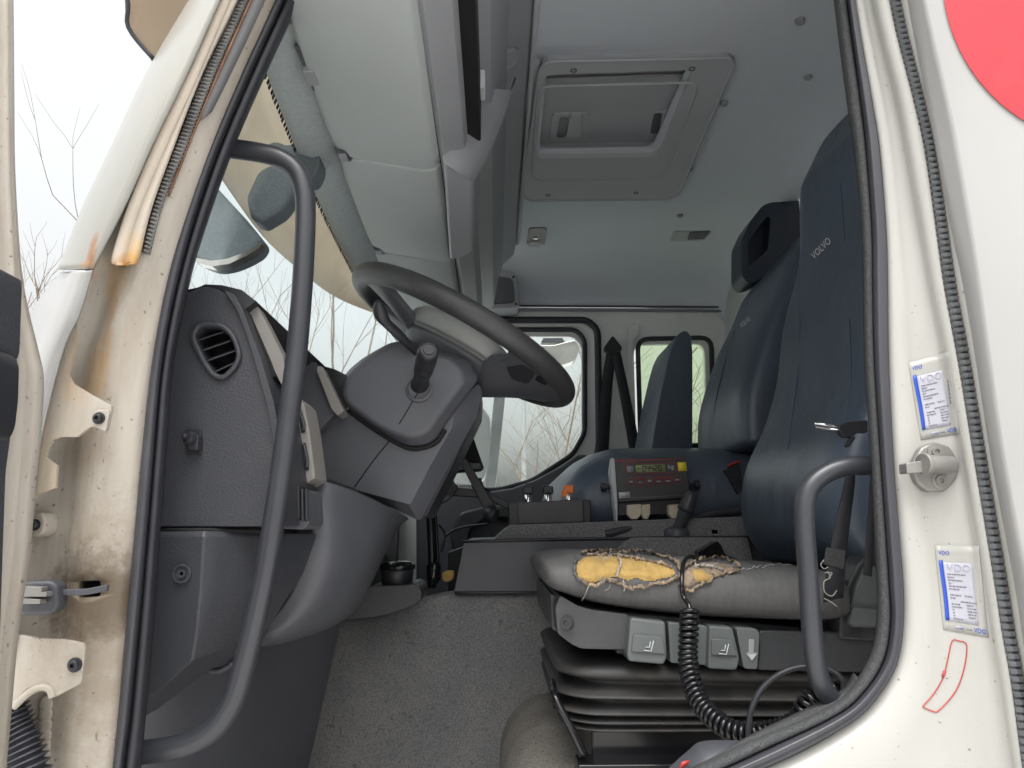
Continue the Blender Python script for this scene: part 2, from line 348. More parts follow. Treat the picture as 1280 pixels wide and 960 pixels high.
def bvh_of(objs):
    vs, fs = [], []
    dg = bpy.context.evaluated_depsgraph_get(); dg.update()
    for o in objs:
        e = o.evaluated_get(dg); me = e.to_mesh(); off = len(vs); M = o.matrix_world
        c = WL[o.name]
        vs += [v.co + c for v in me.vertices]; fs += [tuple(i + off for i in p.vertices) for p in me.polygons]; e.to_mesh_clear()
    return BVHTree.FromPolygons(vs, fs)
def onto(bvh, x, y, off, fallbackY=0):
    r = ray(x, y).normalized(); h = bvh.ray_cast(CAM, r)
    if h[0] is None: return P(x, y, fallbackY)
    n = h[1] if h[1].dot(r) < 0 else -h[1]
    return h[0] + n * off
class Quad:
    """u,v in 0..1 (v up) on a flat or laid-on four-cornered patch: corners tl,tr,br,bl in pixels"""
    def __init__(s, c, Y=0, bvh=None): s.c = [Vector(q) for q in c]; s.Y = Y; s.bvh = bvh
    def px(s, u, v):
        tl, tr, br, bl = s.c; p = (bl * (1 - u) + br * u) * (1 - v) + (tl * (1 - u) + tr * u) * v; return p
    def at(s, u, v, off=0):
        p = s.px(u, v)
        if s.bvh: return onto(s.bvh, p.x, p.y, off, s.Y)
        q = P(p.x, p.y, s.Y); return q - Vector((0, off, 0))
    def sheet(s, name, u0, v0, u1, v1, off, m, parent, nu=8, nv=12, thick=.0004):
        rows = [[s.at(u0 + (u1 - u0) * i / nu, v0 + (v1 - v0) * j / nv, off) for i in range(nu + 1)] for j in range(nv + 1)]
        vs, fs = grid(rows); return mk(name, vs, fs, m, parent, solid=thick, soff=0, fix=False)
    def text(s, name, txt, u0, v0, u1, v1, off, m, parent, shear=0):
        cu = bpy.data.curves.new('t', 'FONT'); cu.body = txt; cu.resolution_u = 3
        ob = bpy.data.objects.new('t', cu); COL.objects.link(ob); dg = bpy.context.evaluated_depsgraph_get(); dg.update()
        me = bpy.data.meshes.new_from_object(ob.evaluated_get(dg)); bpy.data.objects.remove(ob)
        xs = [v.co.x for v in me.vertices]; ys = [v.co.y for v in me.vertices]; x0, x1, y0, y1 = min(xs), max(xs), min(ys), max(ys)
        vs = [s.at(u0 + (u1 - u0) * (v.co.x - x0) / (x1 - x0), v0 + (v1 - v0) * (v.co.y - y0) / (y1 - y0), off) for v in me.vertices]
        return mk(name, vs, [tuple(p.vertices) for p in me.polygons], m, parent, solid=.0003, soff=0, smooth=False, fix=False)
# ================================================================== the place
g = mk('ground', [(-120, -120, 0), (120, -120, 0), (120, 120, 0), (-120, 120, 0)], [(0, 1, 2, 3)], 'ground_gravel'); tag(g, None, None, kind='structure')

cab = thing('truck_cab', 'white truck cab shell seen through the open driver doorway', 'truck cab', (0, 0, EZ - .6))

# ---- front door pillar -------------------------------------------------------
LY = [-150, 0, 90, 180, 260, 330, 400, 470, 560, 680, 800, 900, 960, 1100]
l_in = [437, 371, 330, 291, 262, 240, 224, 212, 205, 196, 187, 178, 172, 160]
l_md = [421, 355, 314, 276, 248, 228, 212, 201, 193, 183, 172, 162, 154, 142]
l_ot = [407, 341, 300, 262, 233, 212, 197, 186, 176, 165, 154, 145, 139, 125]
def yr(xs, Y, dy=0): return [P(x, y, Y) for x, y in zip(xs, LY)]
def mixx(a, b, t): return [p * (1 - t) + q * t for p, q in zip(a, b)]
seal = loft('door_seal', [yr(mixx(l_in, l_md, .75), .006), yr(l_md, .012), yr(mixx(l_md, l_ot, .15), -.006), yr(mixx(l_md, l_ot, .5), -.014), yr(mixx(l_md, l_ot, .85), -.008), yr(l_ot, .006), yr(mixx(l_md, l_ot, .95), .02)], 'rubber', cab, k=6, solid=.002)
loft('seal_lip', [yr(mixx(l_in, l_md, -.1), .06), yr(l_in, .03), yr(mixx(l_in, l_md, .25), .004), yr(mixx(l_in, l_md, .6), -.002), yr(mixx(l_in, l_md, .8), .008)], 'rubber_lip', cab, k=6, solid=.002)
j_c = [385, 318, 277, 237, 206, 179, 152, 124, 108, 98, 92, 86, 82, 70]
j_d = [360, 297, 252, 212, 178, 140, 108, 80, 55, 25, 5, -10, -20, -40]
j_e = [345, 272, 228, 182, 146, 110, 78, 50, 20, -20, -40, -60, -70, -90]
jm = [(-.0 if y < 300 else .012) for y in LY]
jamb = loft('door_pillar', [yr(l_ot, .03), yr(mixx(l_ot, j_c, .04), .004), yr(mixx(l_ot, j_c, .22), -.004), yr(mixx(l_ot, j_c, .7), -.010),
     [P(x, y, -.022 if y < 380 else (-.016 if y < 420 else -.004)) for x, y in zip(j_c, LY)],
     [P(x, y, -.018 if y < 380 else .004) for x, y in zip(mixx(j_c, j_d, .3), LY)],
     [P(x, y, -.028 if y < 300 else -.004) for x, y in zip(j_d, LY)], yr(j_e, -.03)], 'old_paint', cab, k=8, solid=.012)
hole = prism_w('c', [P(x, y, -.004) + Vector((0, -.06, 0)) for x, y in rounded([(107, 725), (135, 724), (135, 744), (107, 746)], 4)], Vector((0, .12, 0)), 'deep_black', bevel=0)
cut(jamb, [hole])
prism('pocket_back', [(100, 715), (142, 715), (142, 755), (100, 755)], .03, .004, 'deep_black', cab, bevel=0)
# smooth cover over the windscreen pillar
cy = [-150, 0, 90, 180, 260, 336]
def cr(xs, Y): return [P(x, y, Y) for x, y in zip(xs, cy)]
csil = [330, 236, 183, 140, 102, 72]; crt = [344, 276, 236, 192, 156, 117]
loft('pillar_cover', [cr([x + 8 for x in csil], .10), cr(csil, .03), cr(mixx(csil, crt, .12), -.022), cr(mixx(csil, crt, .4), -.048), cr(mixx(csil, crt, .75), -.062), cr(mixx(csil, crt, .96), -.062), cr(crt, -.056), cr(crt, -.03)], 'cream_cover', cab, k=7, solid=.003)
# drip flange and cream band
fx = [-150, 0, 90, 180, 260, 322, 331]; 
def fr(xs, Y): return [P(x, y, Y) for x, y in zip(xs, fx)]
f0 = [343, 275, 235, 191, 158, 139, 143]; f1 = [356, 288, 250, 209, 175, 156, 156]; f2 = [366, 297, 254, 219, 190, 174, 168]
loft('drip_flange', [fr(f0, -.03), fr(f0, -.050), fr(mixx(f0, f1, .12), -.054), fr(mixx(f0, f1, .9), -.050), fr(f1, -.046), fr(mixx(f1, f2, .5), -.050), fr(f2, -.044), fr(f2, -.025)], 'flange_paint', cab, k=6, solid=.003)
# old ribbed strip with rust beside it
def ribs(name, pa, pb, m, n, ye, ym, dep, parent):
    """ribbed strip between two pixel rails: edges at depth ye, crown at ym, every second rib lower by dep"""
    mid = lambda t: [((p[0] * (1 - t) + q[0] * t), (p[1] * (1 - t) + q[1] * t)) for p, q in zip(pa, pb)]
    cols = [even(cat(rail(mid(t), y), 8), n) for t, y in ((0, ye), (.12, ye * .35 + ym * .65), (.5, ym), (.88, ye * .35 + ym * .65), (1, ye))]
    rows = []
    for i in range(len(cols[0])):
        d = dep if (i // 2) % 2 else 0
        rows.append([c[i] + Vector((0, d * f, 0)) for c, f in zip(cols, (0, .7, 1, .7, 0))])
    vs, fs = grid(rows); return mk(name, vs, fs, m, parent, solid=.002, sharp=25)
ribs('ribbed_strip', [(362, -150), (297, 0), (254, 90), (219, 180), (193, 250), (177, 315)], [(374, -150), (310, 0), (270, 90), (235, 180), (206, 250), (188, 318)], 'old_ribbed', 420, -.034, -.044, .004, cab)
loft('rust_line', [rail([(377, -150), (311.5, 0), (271.5, 90), (236, 175), (209, 245)], -.036), rail([(381, -150), (315, 0), (275, 90), (238.5, 175), (210, 245)], -.034)], 'rust', cab, k=8, solid=.002)
loft('sealant_strip', [rail([(382, -150), (316, 0), (276, 90), (246, 155)], -.036), rail([(398, -150), (332, 0), (290, 90), (265, 140)], -.030)], 'grey_sealant', cab, k=8, solid=.002)
# cab corner panel below the cover, in front of the hinges
corner = [[(76, 340), (60, 360), (40, 388), (0, 470), (-40, 600), (-60, 760), (-80, 1000)], [(92, 339), (84, 365), (66, 410), (35, 490), (12, 600), (0, 760), (-10, 1000)], [(115, 338), (108, 362), (97, 395), (80, 430), (62, 494), (48, 560), (40, 640)], [(117, 338), (110, 364), (99, 398), (83, 432), (65, 497), (51, 564), (43, 646)]]
loft('corner_panel', [rail(corner[0], .02), rail(corner[1], -.055), rail(corner[2], -.068), rail(corner[3], -.05)], 'white_paint', cab, k=6, solid=.003)

# ---- upper hinge bracket, lower hinge plate, check strap, cable conduit ---------
hb = [(116, 341), (107, 367), (97, 395), (96, 425), (88, 455), (85, 468), (91, 479), (112, 492), (139, 507), (139, 514), (133, 541), (122, 534), (114, 533), (106, 538), (96, 546), (76, 546), (66, 550), (60, 558), (56, 571), (71, 582), (69, 610), (45, 619), (35, 640), (20, 640), (40, 589), (50, 545), (64, 494), (82, 430), (98, 392)]
hbo = prism('hinge_bracket', hb, -.052, .004, 'old_paint', bevel=.0012); tag(hbo, 'cream painted upper door hinge bracket with one black bolt', 'bracket')
def bolt(px, py, Y, r, parent):
    a = P(px, py, Y); lathe('bolt', a, Vector((0, -1, 0)), [(0, r * 1.35), (.0016, r * 1.35), (.002, r), (.005, r * .95), (.006, r * .75), (.006, r * .42), (.003, r * .40)], 'black_plastic', parent, seg=20)
prism('bolt_tab', rounded([(115, 512), (137, 512), (132, 540), (117, 533)], 4), -.058, .004, 'old_paint', hbo, bevel=.001)
bolt(124, 523, -.058, .0045, hbo)
hp = prism('hinge_plate', [(0, 790), (25, 793), (45, 797), (78, 799), (90, 801), (104, 804), (106, 810), (102, 850), (98, 856), (70, 871), (62, 872), (58, 858), (50, 856), (34, 862), (17, 880), (0, 900)], -.058, .005, 'old_paint', bevel=.0015); tag(hp, 'cream lower door hinge plate above the corrugated conduit', 'hinge plate')
bolt(94, 831, -.058, .0050, hp)
tube('rim_bead', rail([(17, 884), (36, 866), (52, 859), (62, 862), (66, 872)], -.058), .0035, 'old_paint', hp, k=6, seg=8)
prism('bracket_block', rounded([(34, 642), (52, 640), (57, 648), (56, 664), (47, 671), (34, 671)], 5), -.03, .03, 'old_paint', hp, bevel=.004)
bolt(44, 656, -.03, .0042, hp)
ck = thing('door_check_strap', 'dark steel door check strap with rubber block and greasy slot', 'check strap', P(50, 740, -.06))
prism('rubber_block', rounded([(20, 727), (62, 725), (71, 732), (72, 758), (62, 769), (22, 770)], 9), -.075, .02, 'rubber', ck, bevel=.005, seg=3)
prism('arm', [(55, 738), (107, 736), (133, 731), (133, 739), (107, 744), (55, 745)], -.066, .006, 'smooth_plastic', ck, bevel=.001)
for yy, x1 in ((736, 52), (742, 58), (751, 50)): prism('roller', rounded([(26, yy - 3), (x1, yy - 2), (x1, yy + 4), (26, yy + 4)], 2), -.085, .012, 'steel', ck, bevel=.001)
cpts = cat(rail([(6, 880), (16, 905), (28, 935), (38, 975), (44, 1040)], -.045), 50)
vs, fs = tube_vf(cpts, lambda t: .0165 + .0026 * math.sin(t * 2 * math.pi * 20), 20)
tag(mk('cable_conduit', vs, fs, 'rubber'), 'black corrugated cable conduit below the lower hinge plate', 'conduit')
# row of sealant beads under the hinge plate
for i in range(6):
    a = P(58 - i * .5, 880 + i * 13, -.012); lathe('sealant_bead', a, Vector((0, -1, 0)), [(0, .0075), (.0012, .0070), (.0022, .0045), (.0025, .0005)], 'old_paint', cab, seg=12)

# ---- rear door pillar ---------------------------------------------------------
si = [(1030, -150), (1046, 0), (1062, 124), (1071, 187), (1080, 285), (1082, 357), (1084, 450), (1091, 560), (1096, 657), (1100, 731), (1099, 785), (1089, 825), (1059, 870), (1010, 900), (931, 932), (870, 962), (780, 1000)]
sm = [(1042, -150), (1059, 0), (1076, 124), (1083, 187), (1090, 285), (1091, 357), (1093, 450), (1100, 560), (1107, 657), (1112, 731), (1114, 778), (1105, 828), (1075, 872), (1040, 898), (965, 934), (897, 965), (795, 1006)]
sq = [(1052, -150), (1070, 0), (1091, 124), (1101, 187), (1109, 285), (1111, 357), (1112, 450), (1117, 560), (1124, 657), (1130, 731), (1130, 782), (1122, 830), (1099, 870), (1070, 900), (1006, 938), (930, 972), (810, 1022)]
jc = [(1075, -150), (1096, 0), (1126, 124), (1138, 187), (1156, 285), (1169, 357), (1188, 450), (1207, 560), (1224, 657), (1237, 731), (1246, 790), (1256, 850), (1268, 930), (1275, 985), (1270, 1060), (1200, 1130), (1000, 1200)]
tl = [(1095, -150), (1115, 0), (1145, 124), (1159, 187), (1173, 285), (1183, 357), (1200, 450), (1218, 560), (1234, 657), (1246, 731), (1255, 790), (1266, 850), (1278, 940), (1286, 1000), (1290, 1080), (1230, 1160), (1000, 1240)]
tr = [(x + (10 + 3 * i / 8), y) for i, (x, y) in enumerate(tl)]
c1 = [(1115, -150), (1139, 0), (1163, 124), (1175, 187), (1194, 285), (1209, 357), (1225, 450), (1242, 560), (1260, 657), (1274, 731), (1283, 790), (1292, 850), (1303, 940), (1310, 1000), (1312, 1100), (1250, 1190), (1000, 1280)]
c2 = [(1135, -150), (1160, 0), (1188, 124), (1201, 187), (1218, 285), (1229, 357), (1242, 450), (1258, 560), (1275, 657), (1290, 731), (1300, 790), (1310, 850), (1320, 940), (1328, 1000), (1330, 1110), (1260, 1210), (1000, 1300)]
def mp(a, b, t): return [(p[0] * (1 - t) + q[0] * t, p[1] * (1 - t) + q[1] * t) for p, q in zip(a, b)]
loft('seal_lip', [rail(mp(si, sm, -.15), .06), rail(si, .032), rail(mp(si, sm, .2), .008), rail(mp(si, sm, .6), .002), rail(mp(si, sm, .95), .014)], 'fuzzy_trim', cab, k=6, solid=.002)
loft('door_seal', [rail(mp(si, sm, .9), .02), rail(sm, .004), rail(mp(sm, sq, .25), -.006), rail(mp(sm, sq, .45), -.009), rail(mp(sm, sq, .62), -.003), rail(mp(sm, sq, .8), -.006), rail(sq, .006), rail(mp(sm, sq, 1.0), .02)], 'rubber', cab, k=6, solid=.002)
bj = loft('door_pillar', [rail(sq, .03), rail(mp(sq, jc, .02), .006), rail(mp(sq, jc, .10), -.002), rail(mp(sq, jc, .3), .003), rail(mp(sq, jc, .75), -.002), rail(mp(sq, jc, .93), -.008), rail(jc, -.020), rail(mp(jc, tl, .4), -.028), rail(mp(jc, tl, .8), -.024), rail(tl, -.012), rail(mp(tl, tr, .5), -.008), rail(tr, -.014),
      rail(mp(tr, c1, .15), -.030), rail(mp(tr, c1, .8), -.036), rail(c1, -.037)], 'jamb_paint', cab, k=6, solid=.004)
loft('side_panel', [rail(mp(tr, c1, .93), -.033), rail(c1, -.040), rail(mp(c1, c2, .25), -.046), rail(mp(c1, c2, .8), -.066), rail(c2, -.071), rail([(1900, y) for x, y in c2], -.074)], 'white_paint', cab, k=6, solid=.004)
ribs('ribbed_strip', mp(tl, tr, -.05), mp(tl, tr, 1.0), 'ribbed_rubber', 760, -.026, -.037, .0045, cab)
PIL = bvh_of([bj])

# ---- roof lining, far side, rear wall, floor -----------------------------------
CZ = 1.05
sec = [(-.12, .80), (-.08, .90), (.0, .98), (.10, 1.03), (.25, CZ + .002), (.8, CZ + .005), (1.3, CZ + .005), (1.75, CZ + .002), (1.92, 1.03), (2.02, .985), (2.07, .93), (2.085, .885)]
rows = []
for xx in (-.34, -.1, .06, .2, .4, .6, .84, .90, .93, .95):
    dz = {.84: -.005, .90: -.025, .93: -.06, .95: -.12}.get(xx, 0)
    rows.append([T(xx, y, z + dz) for y, z in sec])
vs, fs = grid([cat(r, 4) for r in rows]); lin = mk('roof_lining', vs, fs, 'headliner', cab, solid=.01, soff=1)
fw = prism_w('side_wall', [T(x, 2.09, z) for x, z in ((-.62, -.62), (1.0, -.62), (1.0, .885), (-.26, .885), (-.345, .64), (-.53, .12))], Vector((0, .04, 0)), 'wall_grey', cab, bevel=0, smooth=False)
dwin = rounded([(520, 400), (734, 400), (747, 412), (749, 560), (738, 592), (640, 640), (520, 640)], 12)
c_a = prism('c', dwin, 2.0, .3, 'wall_grey', bevel=0)
rq = rounded([(797, 424), (889, 422), (893, 556), (801, 558)], 14)
c_b = prism('c', rq, 2.0, .3, 'wall_grey', bevel=0)
cut(fw, [c_a, c_b])
def ring_px(px, Y, r, name, m, parent): return tube(name, [P(x, y, Y) for x, y in px], r, m, parent, k=0, seg=8, closed=True)
ring_px(dwin, 2.085, .014, 'door_seal', 'rubber_lip', cab)
ring_px(rq, 2.088, .010, 'window_seal', 'rubber_lip', cab)
prism('window_pane', rq, 2.108, .005, 'green_glass', cab, bevel=0)
tube('trim_ledge', [T(-.3, 2.082, .872), T(.95, 2.082, .872)], .006, 'fascia_grey', cab, k=0, seg=8)
tube('trim_ledge', [T(-.3, 2.078, .888), T(.95, 2.078, .888)], .004, 'smooth_plastic', cab, k=0, seg=8)
prism('pillar_rib', rounded([(785, 408), (800, 402), (800, 418), (792, 425), (792, 560), (783, 560)], 5), 2.07, .02, 'wall_grey', cab, bevel=.008, seg=3)
box('rear_wall', T(.93, -.02, -.62), T(.97, 2.13, 1.0), 'wall_grey', cab, bevel=0)
box('floor', T(-.62, .06, -.56), T(.93, 2.09, -.52), 'floor_mat', cab, bevel=0)
box('firewall', T(-.64, .06, -.55), T(-.60, 2.09, .2), 'black_plastic', cab, bevel=0)
box('roof_skin', T(-.30, -.02, 1.10), T(1.0, 2.13, 1.13), 'white_paint', cab, bevel=.01)

# passenger door: frame, pane, lower trim
pd = thing('passenger_door', 'closed passenger door with grey window frame and dark lower trim', 'door', P(660, 690, 2.1))
glz = rounded([(520, 412), (720, 412), (731, 425), (731, 541), (716, 568), (665, 601), (625, 612), (520, 614)], 9)
fro = prism('window_frame', rounded([(515, 398), (736, 398), (748, 412), (750, 575), (735, 600), (640, 645), (515, 645)], 12), 2.10, .03, 'door_frame_grey', pd, bevel=0, smooth=False)
cut(fro, [prism('c', glz, 2.0, .3, 'wall_grey', bevel=0)])
ring_px(glz, 2.098, .010, 'gasket', 'rubber_lip', pd)
prism('window_pane', glz, 2.112, .005, 'clear_glass', pd, bevel=0)
prism('lower_trim', [(520, 618), (612, 614), (640, 610), (668, 600), (700, 583), (722, 568), (734, 568), (741, 576), (752, 640), (760, 760), (520, 760)], 2.05, .04, 'smooth_plastic', pd, bevel=.012, seg=3)
prism('armrest', rounded([(562, 668), (575, 640), (610, 632), (700, 630), (735, 640), (735, 652), (612, 648), (590, 660), (582, 690), (566, 690)], 6), 1.98, .08, 'black_plastic', pd, bevel=.012, seg=3)

# ---- windscreen ---------------------------------------------------------------
def scr(v, Y):
    bow = .05 * (1 - ((Y - 1.06) / 1.06) ** 2)
    z = .70 - v * .60; return T(-.315 - (.70 - z) * .36 - bow, Y, z)
rows = [[scr(v / 6, .03 + 2.04 * i / 16) for i in range(17)] for v in range(7)]
vs, fs = grid(rows); ws = mk('windscreen', vs, fs, 'screen_glass', cab, solid=.005)
# black printed border with comb edge along the header
def onscr(Y, z, off=.004): 
    p = scr((.70 - z) / .60, Y); return p + Vector((off, 0, 0))
rows = [[onscr(.03 + 2.04 * i / 40, z) for i in range(41)] for z in (.70, .668)]
vs, fs = grid(rows); mk('black_border', vs, fs, 'deep_black', cab, solid=.001)
parts = []
for i in range(150):
    y = .04 + i * .0132
    a, b, c, d = onscr(y, .670), onscr(y + .0072, .670), onscr(y + .0072, .652), onscr(y, .652)
    parts.append(([a, b, c, d], [(0, 1, 2, 3)]))
vs, fs = join(parts); tag(mk('comb_print', vs, fs, 'deep_black', cab, solid=.001), None, None, kind='stuff')
# header trim
hx = [(.02, -.262), (.2, -.272), (.5, -.282), (.9, -.290), (1.3, -.288), (1.7, -.278), (2.08, -.262)]
def bowx(Y): return .05 * (1 - ((Y - 1.06) / 1.06) ** 2)
loft('header_trim', [[T(-.325 - bowx(y), y, .675) for y, x in hx], [T(-.318 - bowx(y), y, .655) for y, x in hx], [T(-.300 - bowx(y) * .9, y, .650) for y, x in hx], [T(-.270 - bowx(y) * .6, y, .662) for y, x in hx], [T(-.240 - bowx(y) * .5, y, .68) for y, x in hx]], 'header_cloth', cab, k=5, solid=.006)

# ---- overhead shelf -------------------------------------------------------------
oh = thing('overhead_console', 'grey overhead storage console with closed lids above the windscreen', 'console', T(-.1, 1.06, .62))
ys = [-.06, .40, .853, 1.30, 1.80]
for a, b in zip(ys[:-1], ys[1:]):
    a += .003; b -= .003; n = 6; rows = []
    prof = [(-.262, .655), (-.255, .647), (-.235, .642), (-.17, .632), (-.125, .622), (-.112, .624), (-.106, .634)]
    for i in range(n + 1):
        y = a + (b - a) * i / n; e = .006 if i in (0, n) else 0
        rows.append([T(x - bowx(y) * .5 * (1 if j < 4 else .2), y, z + e + (.004 if j in (0,) else 0)) for j, (x, z) in enumerate(prof)])
    vs, fs = grid(rows); mk('storage_lid', vs, fs, 'lid_grey', oh, solid=.012, soff=1, bevel=.004)
    # latch beside the joint
    if b < 2:
        for q, (dx, dy) in enumerate(((0, 0),)):
            c = T(-.253 - bowx(b) * .5, b - .006, .643)
            box('latch', c - Vector((.013, .022, .006)), c + Vector((.013, .022, .004)), 'smooth_plastic', oh, bevel=.004)
            box('latch_tab', c - Vector((.008, .010, .010)), c + Vector((.006, .012, .002)), 'fascia_grey', oh, bevel=.002)
c = T(-.268, .16, .645)
box('latch', c - Vector((.010, .06, .004)), c + Vector((.008, .045, .006)), 'smooth_plastic', oh, bevel=.004)
box('latch_tab', c - Vector((.010, .018, .012)), c + Vector((.008, .018, .002)), 'fascia_grey', oh, bevel=.003)
fas = [(-.100, .66), (-.099, .628), (-.090, .622), (-.075, .634), (-.058, .650), (-.054, .665), (-.050, .76), (-.012, .80), (.004, .90), (.02, .96), (.052, .99), (.062, 1.0), (.070, 1.045), (.075, 1.06)]
rows = [[T(x, y, z) for x, z in fas] for y in (-.06, .3, .7, 1.2, 1.6, 1.80)]
vs, fs = grid(rows); mk('fascia', vs, fs, 'fascia_grey', oh, solid=.004, sharp=28, bevel=.003)
box('gap_strip', T(-.108, -.06, .645), T(-.096, 1.79, .66), 'deep_black', oh, bevel=0)
box('radio_slot', T(-.055, -.06, .685), T(-.030, .42, .765), 'deep_black', oh, bevel=.002)
box('paper_tag', T(-.045, .34, .74), T(-.022, .38, .775), 'white_label', oh, bevel=.002)
pz = lambda pts, Z: [PZ(x, y, Z) for x, y in pts]
A_ = [PZ(553, 203, .606), PZ(592, 226, .612), PZ(592, 314, .612), PZ(578, 322, .610), PZ(562, 326, .606)]
prism_w('bin', A_, Vector((.012, .03, .16)), 'fascia_grey', oh, bevel=.008, seg=3)
ra = [PZ(555, 202, .607), PZ(566, 183, .64), PZ(583, 158, .70), PZ(597, 130, .78), PZ(606, 106, .83)]
rb = [PZ(592, 227, .613), PZ(605, 205, .65), PZ(620, 172, .72), PZ(633, 138, .80), PZ(640, 112, .87)]
rc = [p + Vector((.01, .05, .06)) for p in rb]; rz = [p + Vector((-.01, .02, .05)) for p in ra]
loft('bin_lip', [rz, ra, [a.lerp(b, .5) + Vector((.0, -.003, -.005)) for a, b in zip(ra, rb)], rb, rc], 'fascia_grey', oh, k=6, solid=.004)
for (x, y, rx) in ((634, 75, .030), (612, 309, .030)):
    a = PZ(x, y, .955); lathe('round_cap', a, Vector((.25, 0, -.4)), [(-.004, rx), (.002, rx), (.003, rx * .93), (.0015, rx * .9), (.0015, .001)], 'fascia_grey', oh, seg=28)
tube('edge_bead', [T(.078, -.06, 1.04), T(.078, 1.79, 1.04)], .006, 'hatch_grey', oh, k=0, seg=8)

# ---- roof hatch and small things on the lining ---------------------------------
HZ = CZ + .002
hf = thing('roof_hatch', 'grey plastic roof hatch with two recessed handles and screws', 'roof hatch', PZ(780, 160, HZ))
outl = rounded([(676, 77), (921, 72), (846, 249), (652, 251)], 16)
inl = rounded([(680, 112), (868, 106), (824, 212), (669, 214)], 12)
cut(lin, [prism_w('c', pz(rounded([(684, 114), (862, 109), (816, 209), (674, 211)], 10), 1.0), Vector((0, 0, .2)), 'headliner', bevel=0)])
fr_ = prism_w('frame', pz(outl, HZ - .012), Vector((0, 0, .06)), 'hatch_grey', hf, bevel=0, smooth=False)
cut(fr_, [prism_w('c', pz(inl, HZ - .05), Vector((0, 0, .1)), 'hatch_grey', bevel=0)])
tube('rim', pz(outl, HZ - .012), .004, 'hatch_grey', hf, k=0, seg=8, closed=True)
rim2 = rounded([(674, 108), (874, 103), (830, 224), (664, 226)], 14)
tube('rim', pz(rim2, HZ - .012), .004, 'hatch_grey', hf, k=0, seg=8, closed=True)
lid = prism_w('lid_panel', pz(rounded([(676, 100), (878, 94), (832, 207), (664, 209)], 8), HZ + .036), Vector((0, 0, .008)), 'hatch_grey', hf, bevel=.003)
for q in ([(690, 143), (738, 142), (735, 177), (686, 178)], [(818, 140), (853, 139), (840, 170), (806, 172)]):
    o = prism_w('handle_recess', pz(rounded(q, 5), HZ + .030), Vector((0, 0, .008)), 'hatch_grey', lid, bevel=.0015)
    cx = sum(a for a, b in q) / 4; cyy = sum(b for a, b in q) / 4
    prism_w('handle_pocket', pz(rounded([(cx - 12, cyy - 13), (cx - 2, cyy - 13), (cx - 6, cyy + 12), (cx - 17, cyy + 12)], 3), HZ + .0285), Vector((0, 0, .004)), 'smooth_plastic', lid, bevel=.0008)
    prism_w('handle_grip', pz(rounded([(cx, cyy - 14), (cx + 16, cyy - 14), (cx + 14, cyy + 12), (cx - 5, cyy + 12)], 4), HZ + .020), Vector((0, 0, .014)), 'hatch_grey', lid, bevel=.002)
for x, y in ((717, 88), (865, 86), (685, 244), (795, 241)):
    lathe('screw', PZ(x, y, HZ - .012), Vector((0, 0, -1)), [(-.002, .008), (.001, .008), (.0015, .006), (-.001, .003)], 'smooth_plastic', hf, seg=14)
for i, (x, y, lab) in enumerate(((905, 130, 'pin beside the roof hatch handle end'), (862, 212, 'pin beside the roof hatch corner'), (850, 270, 'pin between the roof hatch and the coat hook'), (1000, 27, 'large pin above the driver seat'), (1010, 97, 'small faded pin above the driver seat'))):
    o = lathe('lining_pin', PZ(x, y, CZ), Vector((0, 0, -1)), [(-.004, .011), (.002, .010), (.0045, .007), (.005, .001)], 'fascia_grey', None, seg=16); tag(o, 'grey roof lining ' + lab, 'pin', 'roof lining pins')
lm = thing('reading_lamp', 'small chrome and grey reading lamp set in the roof lining', 'lamp', PZ(670, 300, CZ))
prism_w('housing', pz(rounded([(661, 286), (684, 286), (680, 316), (656, 316)], 3), CZ - .002), Vector((0, 0, .02)), 'steel', lm, bevel=.002)
prism_w('switch', pz(rounded([(662, 303), (677, 303), (675, 309), (660, 309)], 2), CZ - .008), Vector((0, 0, .008)), 'hatch_grey', lm, bevel=.001)
lathe('bulb_cover', PZ(670, 297, CZ - .002), Vector((0, 0, -1)), [(0, .014), (.004, .012), (.007, .006), (.008, .001)], 'chrome', lm)
hk = thing('coat_hook', 'grey coat hook recessed in the roof lining behind the hatch', 'hook', PZ(864, 295, CZ))
prism_w('plate', pz(rounded([(842, 290), (890, 289), (880, 301), (837, 302)], 3), CZ - .002), Vector((0, 0, .01)), 'hatch_grey', hk, bevel=.001)
prism_w('hook', pz(rounded([(862, 291), (888, 290), (880, 299), (859, 300)], 2), CZ - .006), Vector((0, 0, .005)), 'smooth_plastic', hk, bevel=.001)
sp = thing('speaker', 'square dark speaker grille with screws on the far roof edge', 'speaker', P(630, 362, 1.95))
prism('frame', rounded([(611, 336), (646, 342), (650, 384), (607, 386)], 6), 1.96, .12, 'fascia_grey', sp, bevel=.004, seg=3)
prism('grille', rounded([(617, 344), (641, 348), (644, 378), (613, 380)], 6), 1.954, .02, 'smooth_plastic', sp, bevel=.003)
for x, y in ((616, 342), (642, 346), (645, 380), (612, 381)): lathe('screw', P(x, y, 1.959), Vector((0, -1, 0)), [(0, .005), (.003, .004), (.004, .001)], 'deep_black', sp, seg=10)
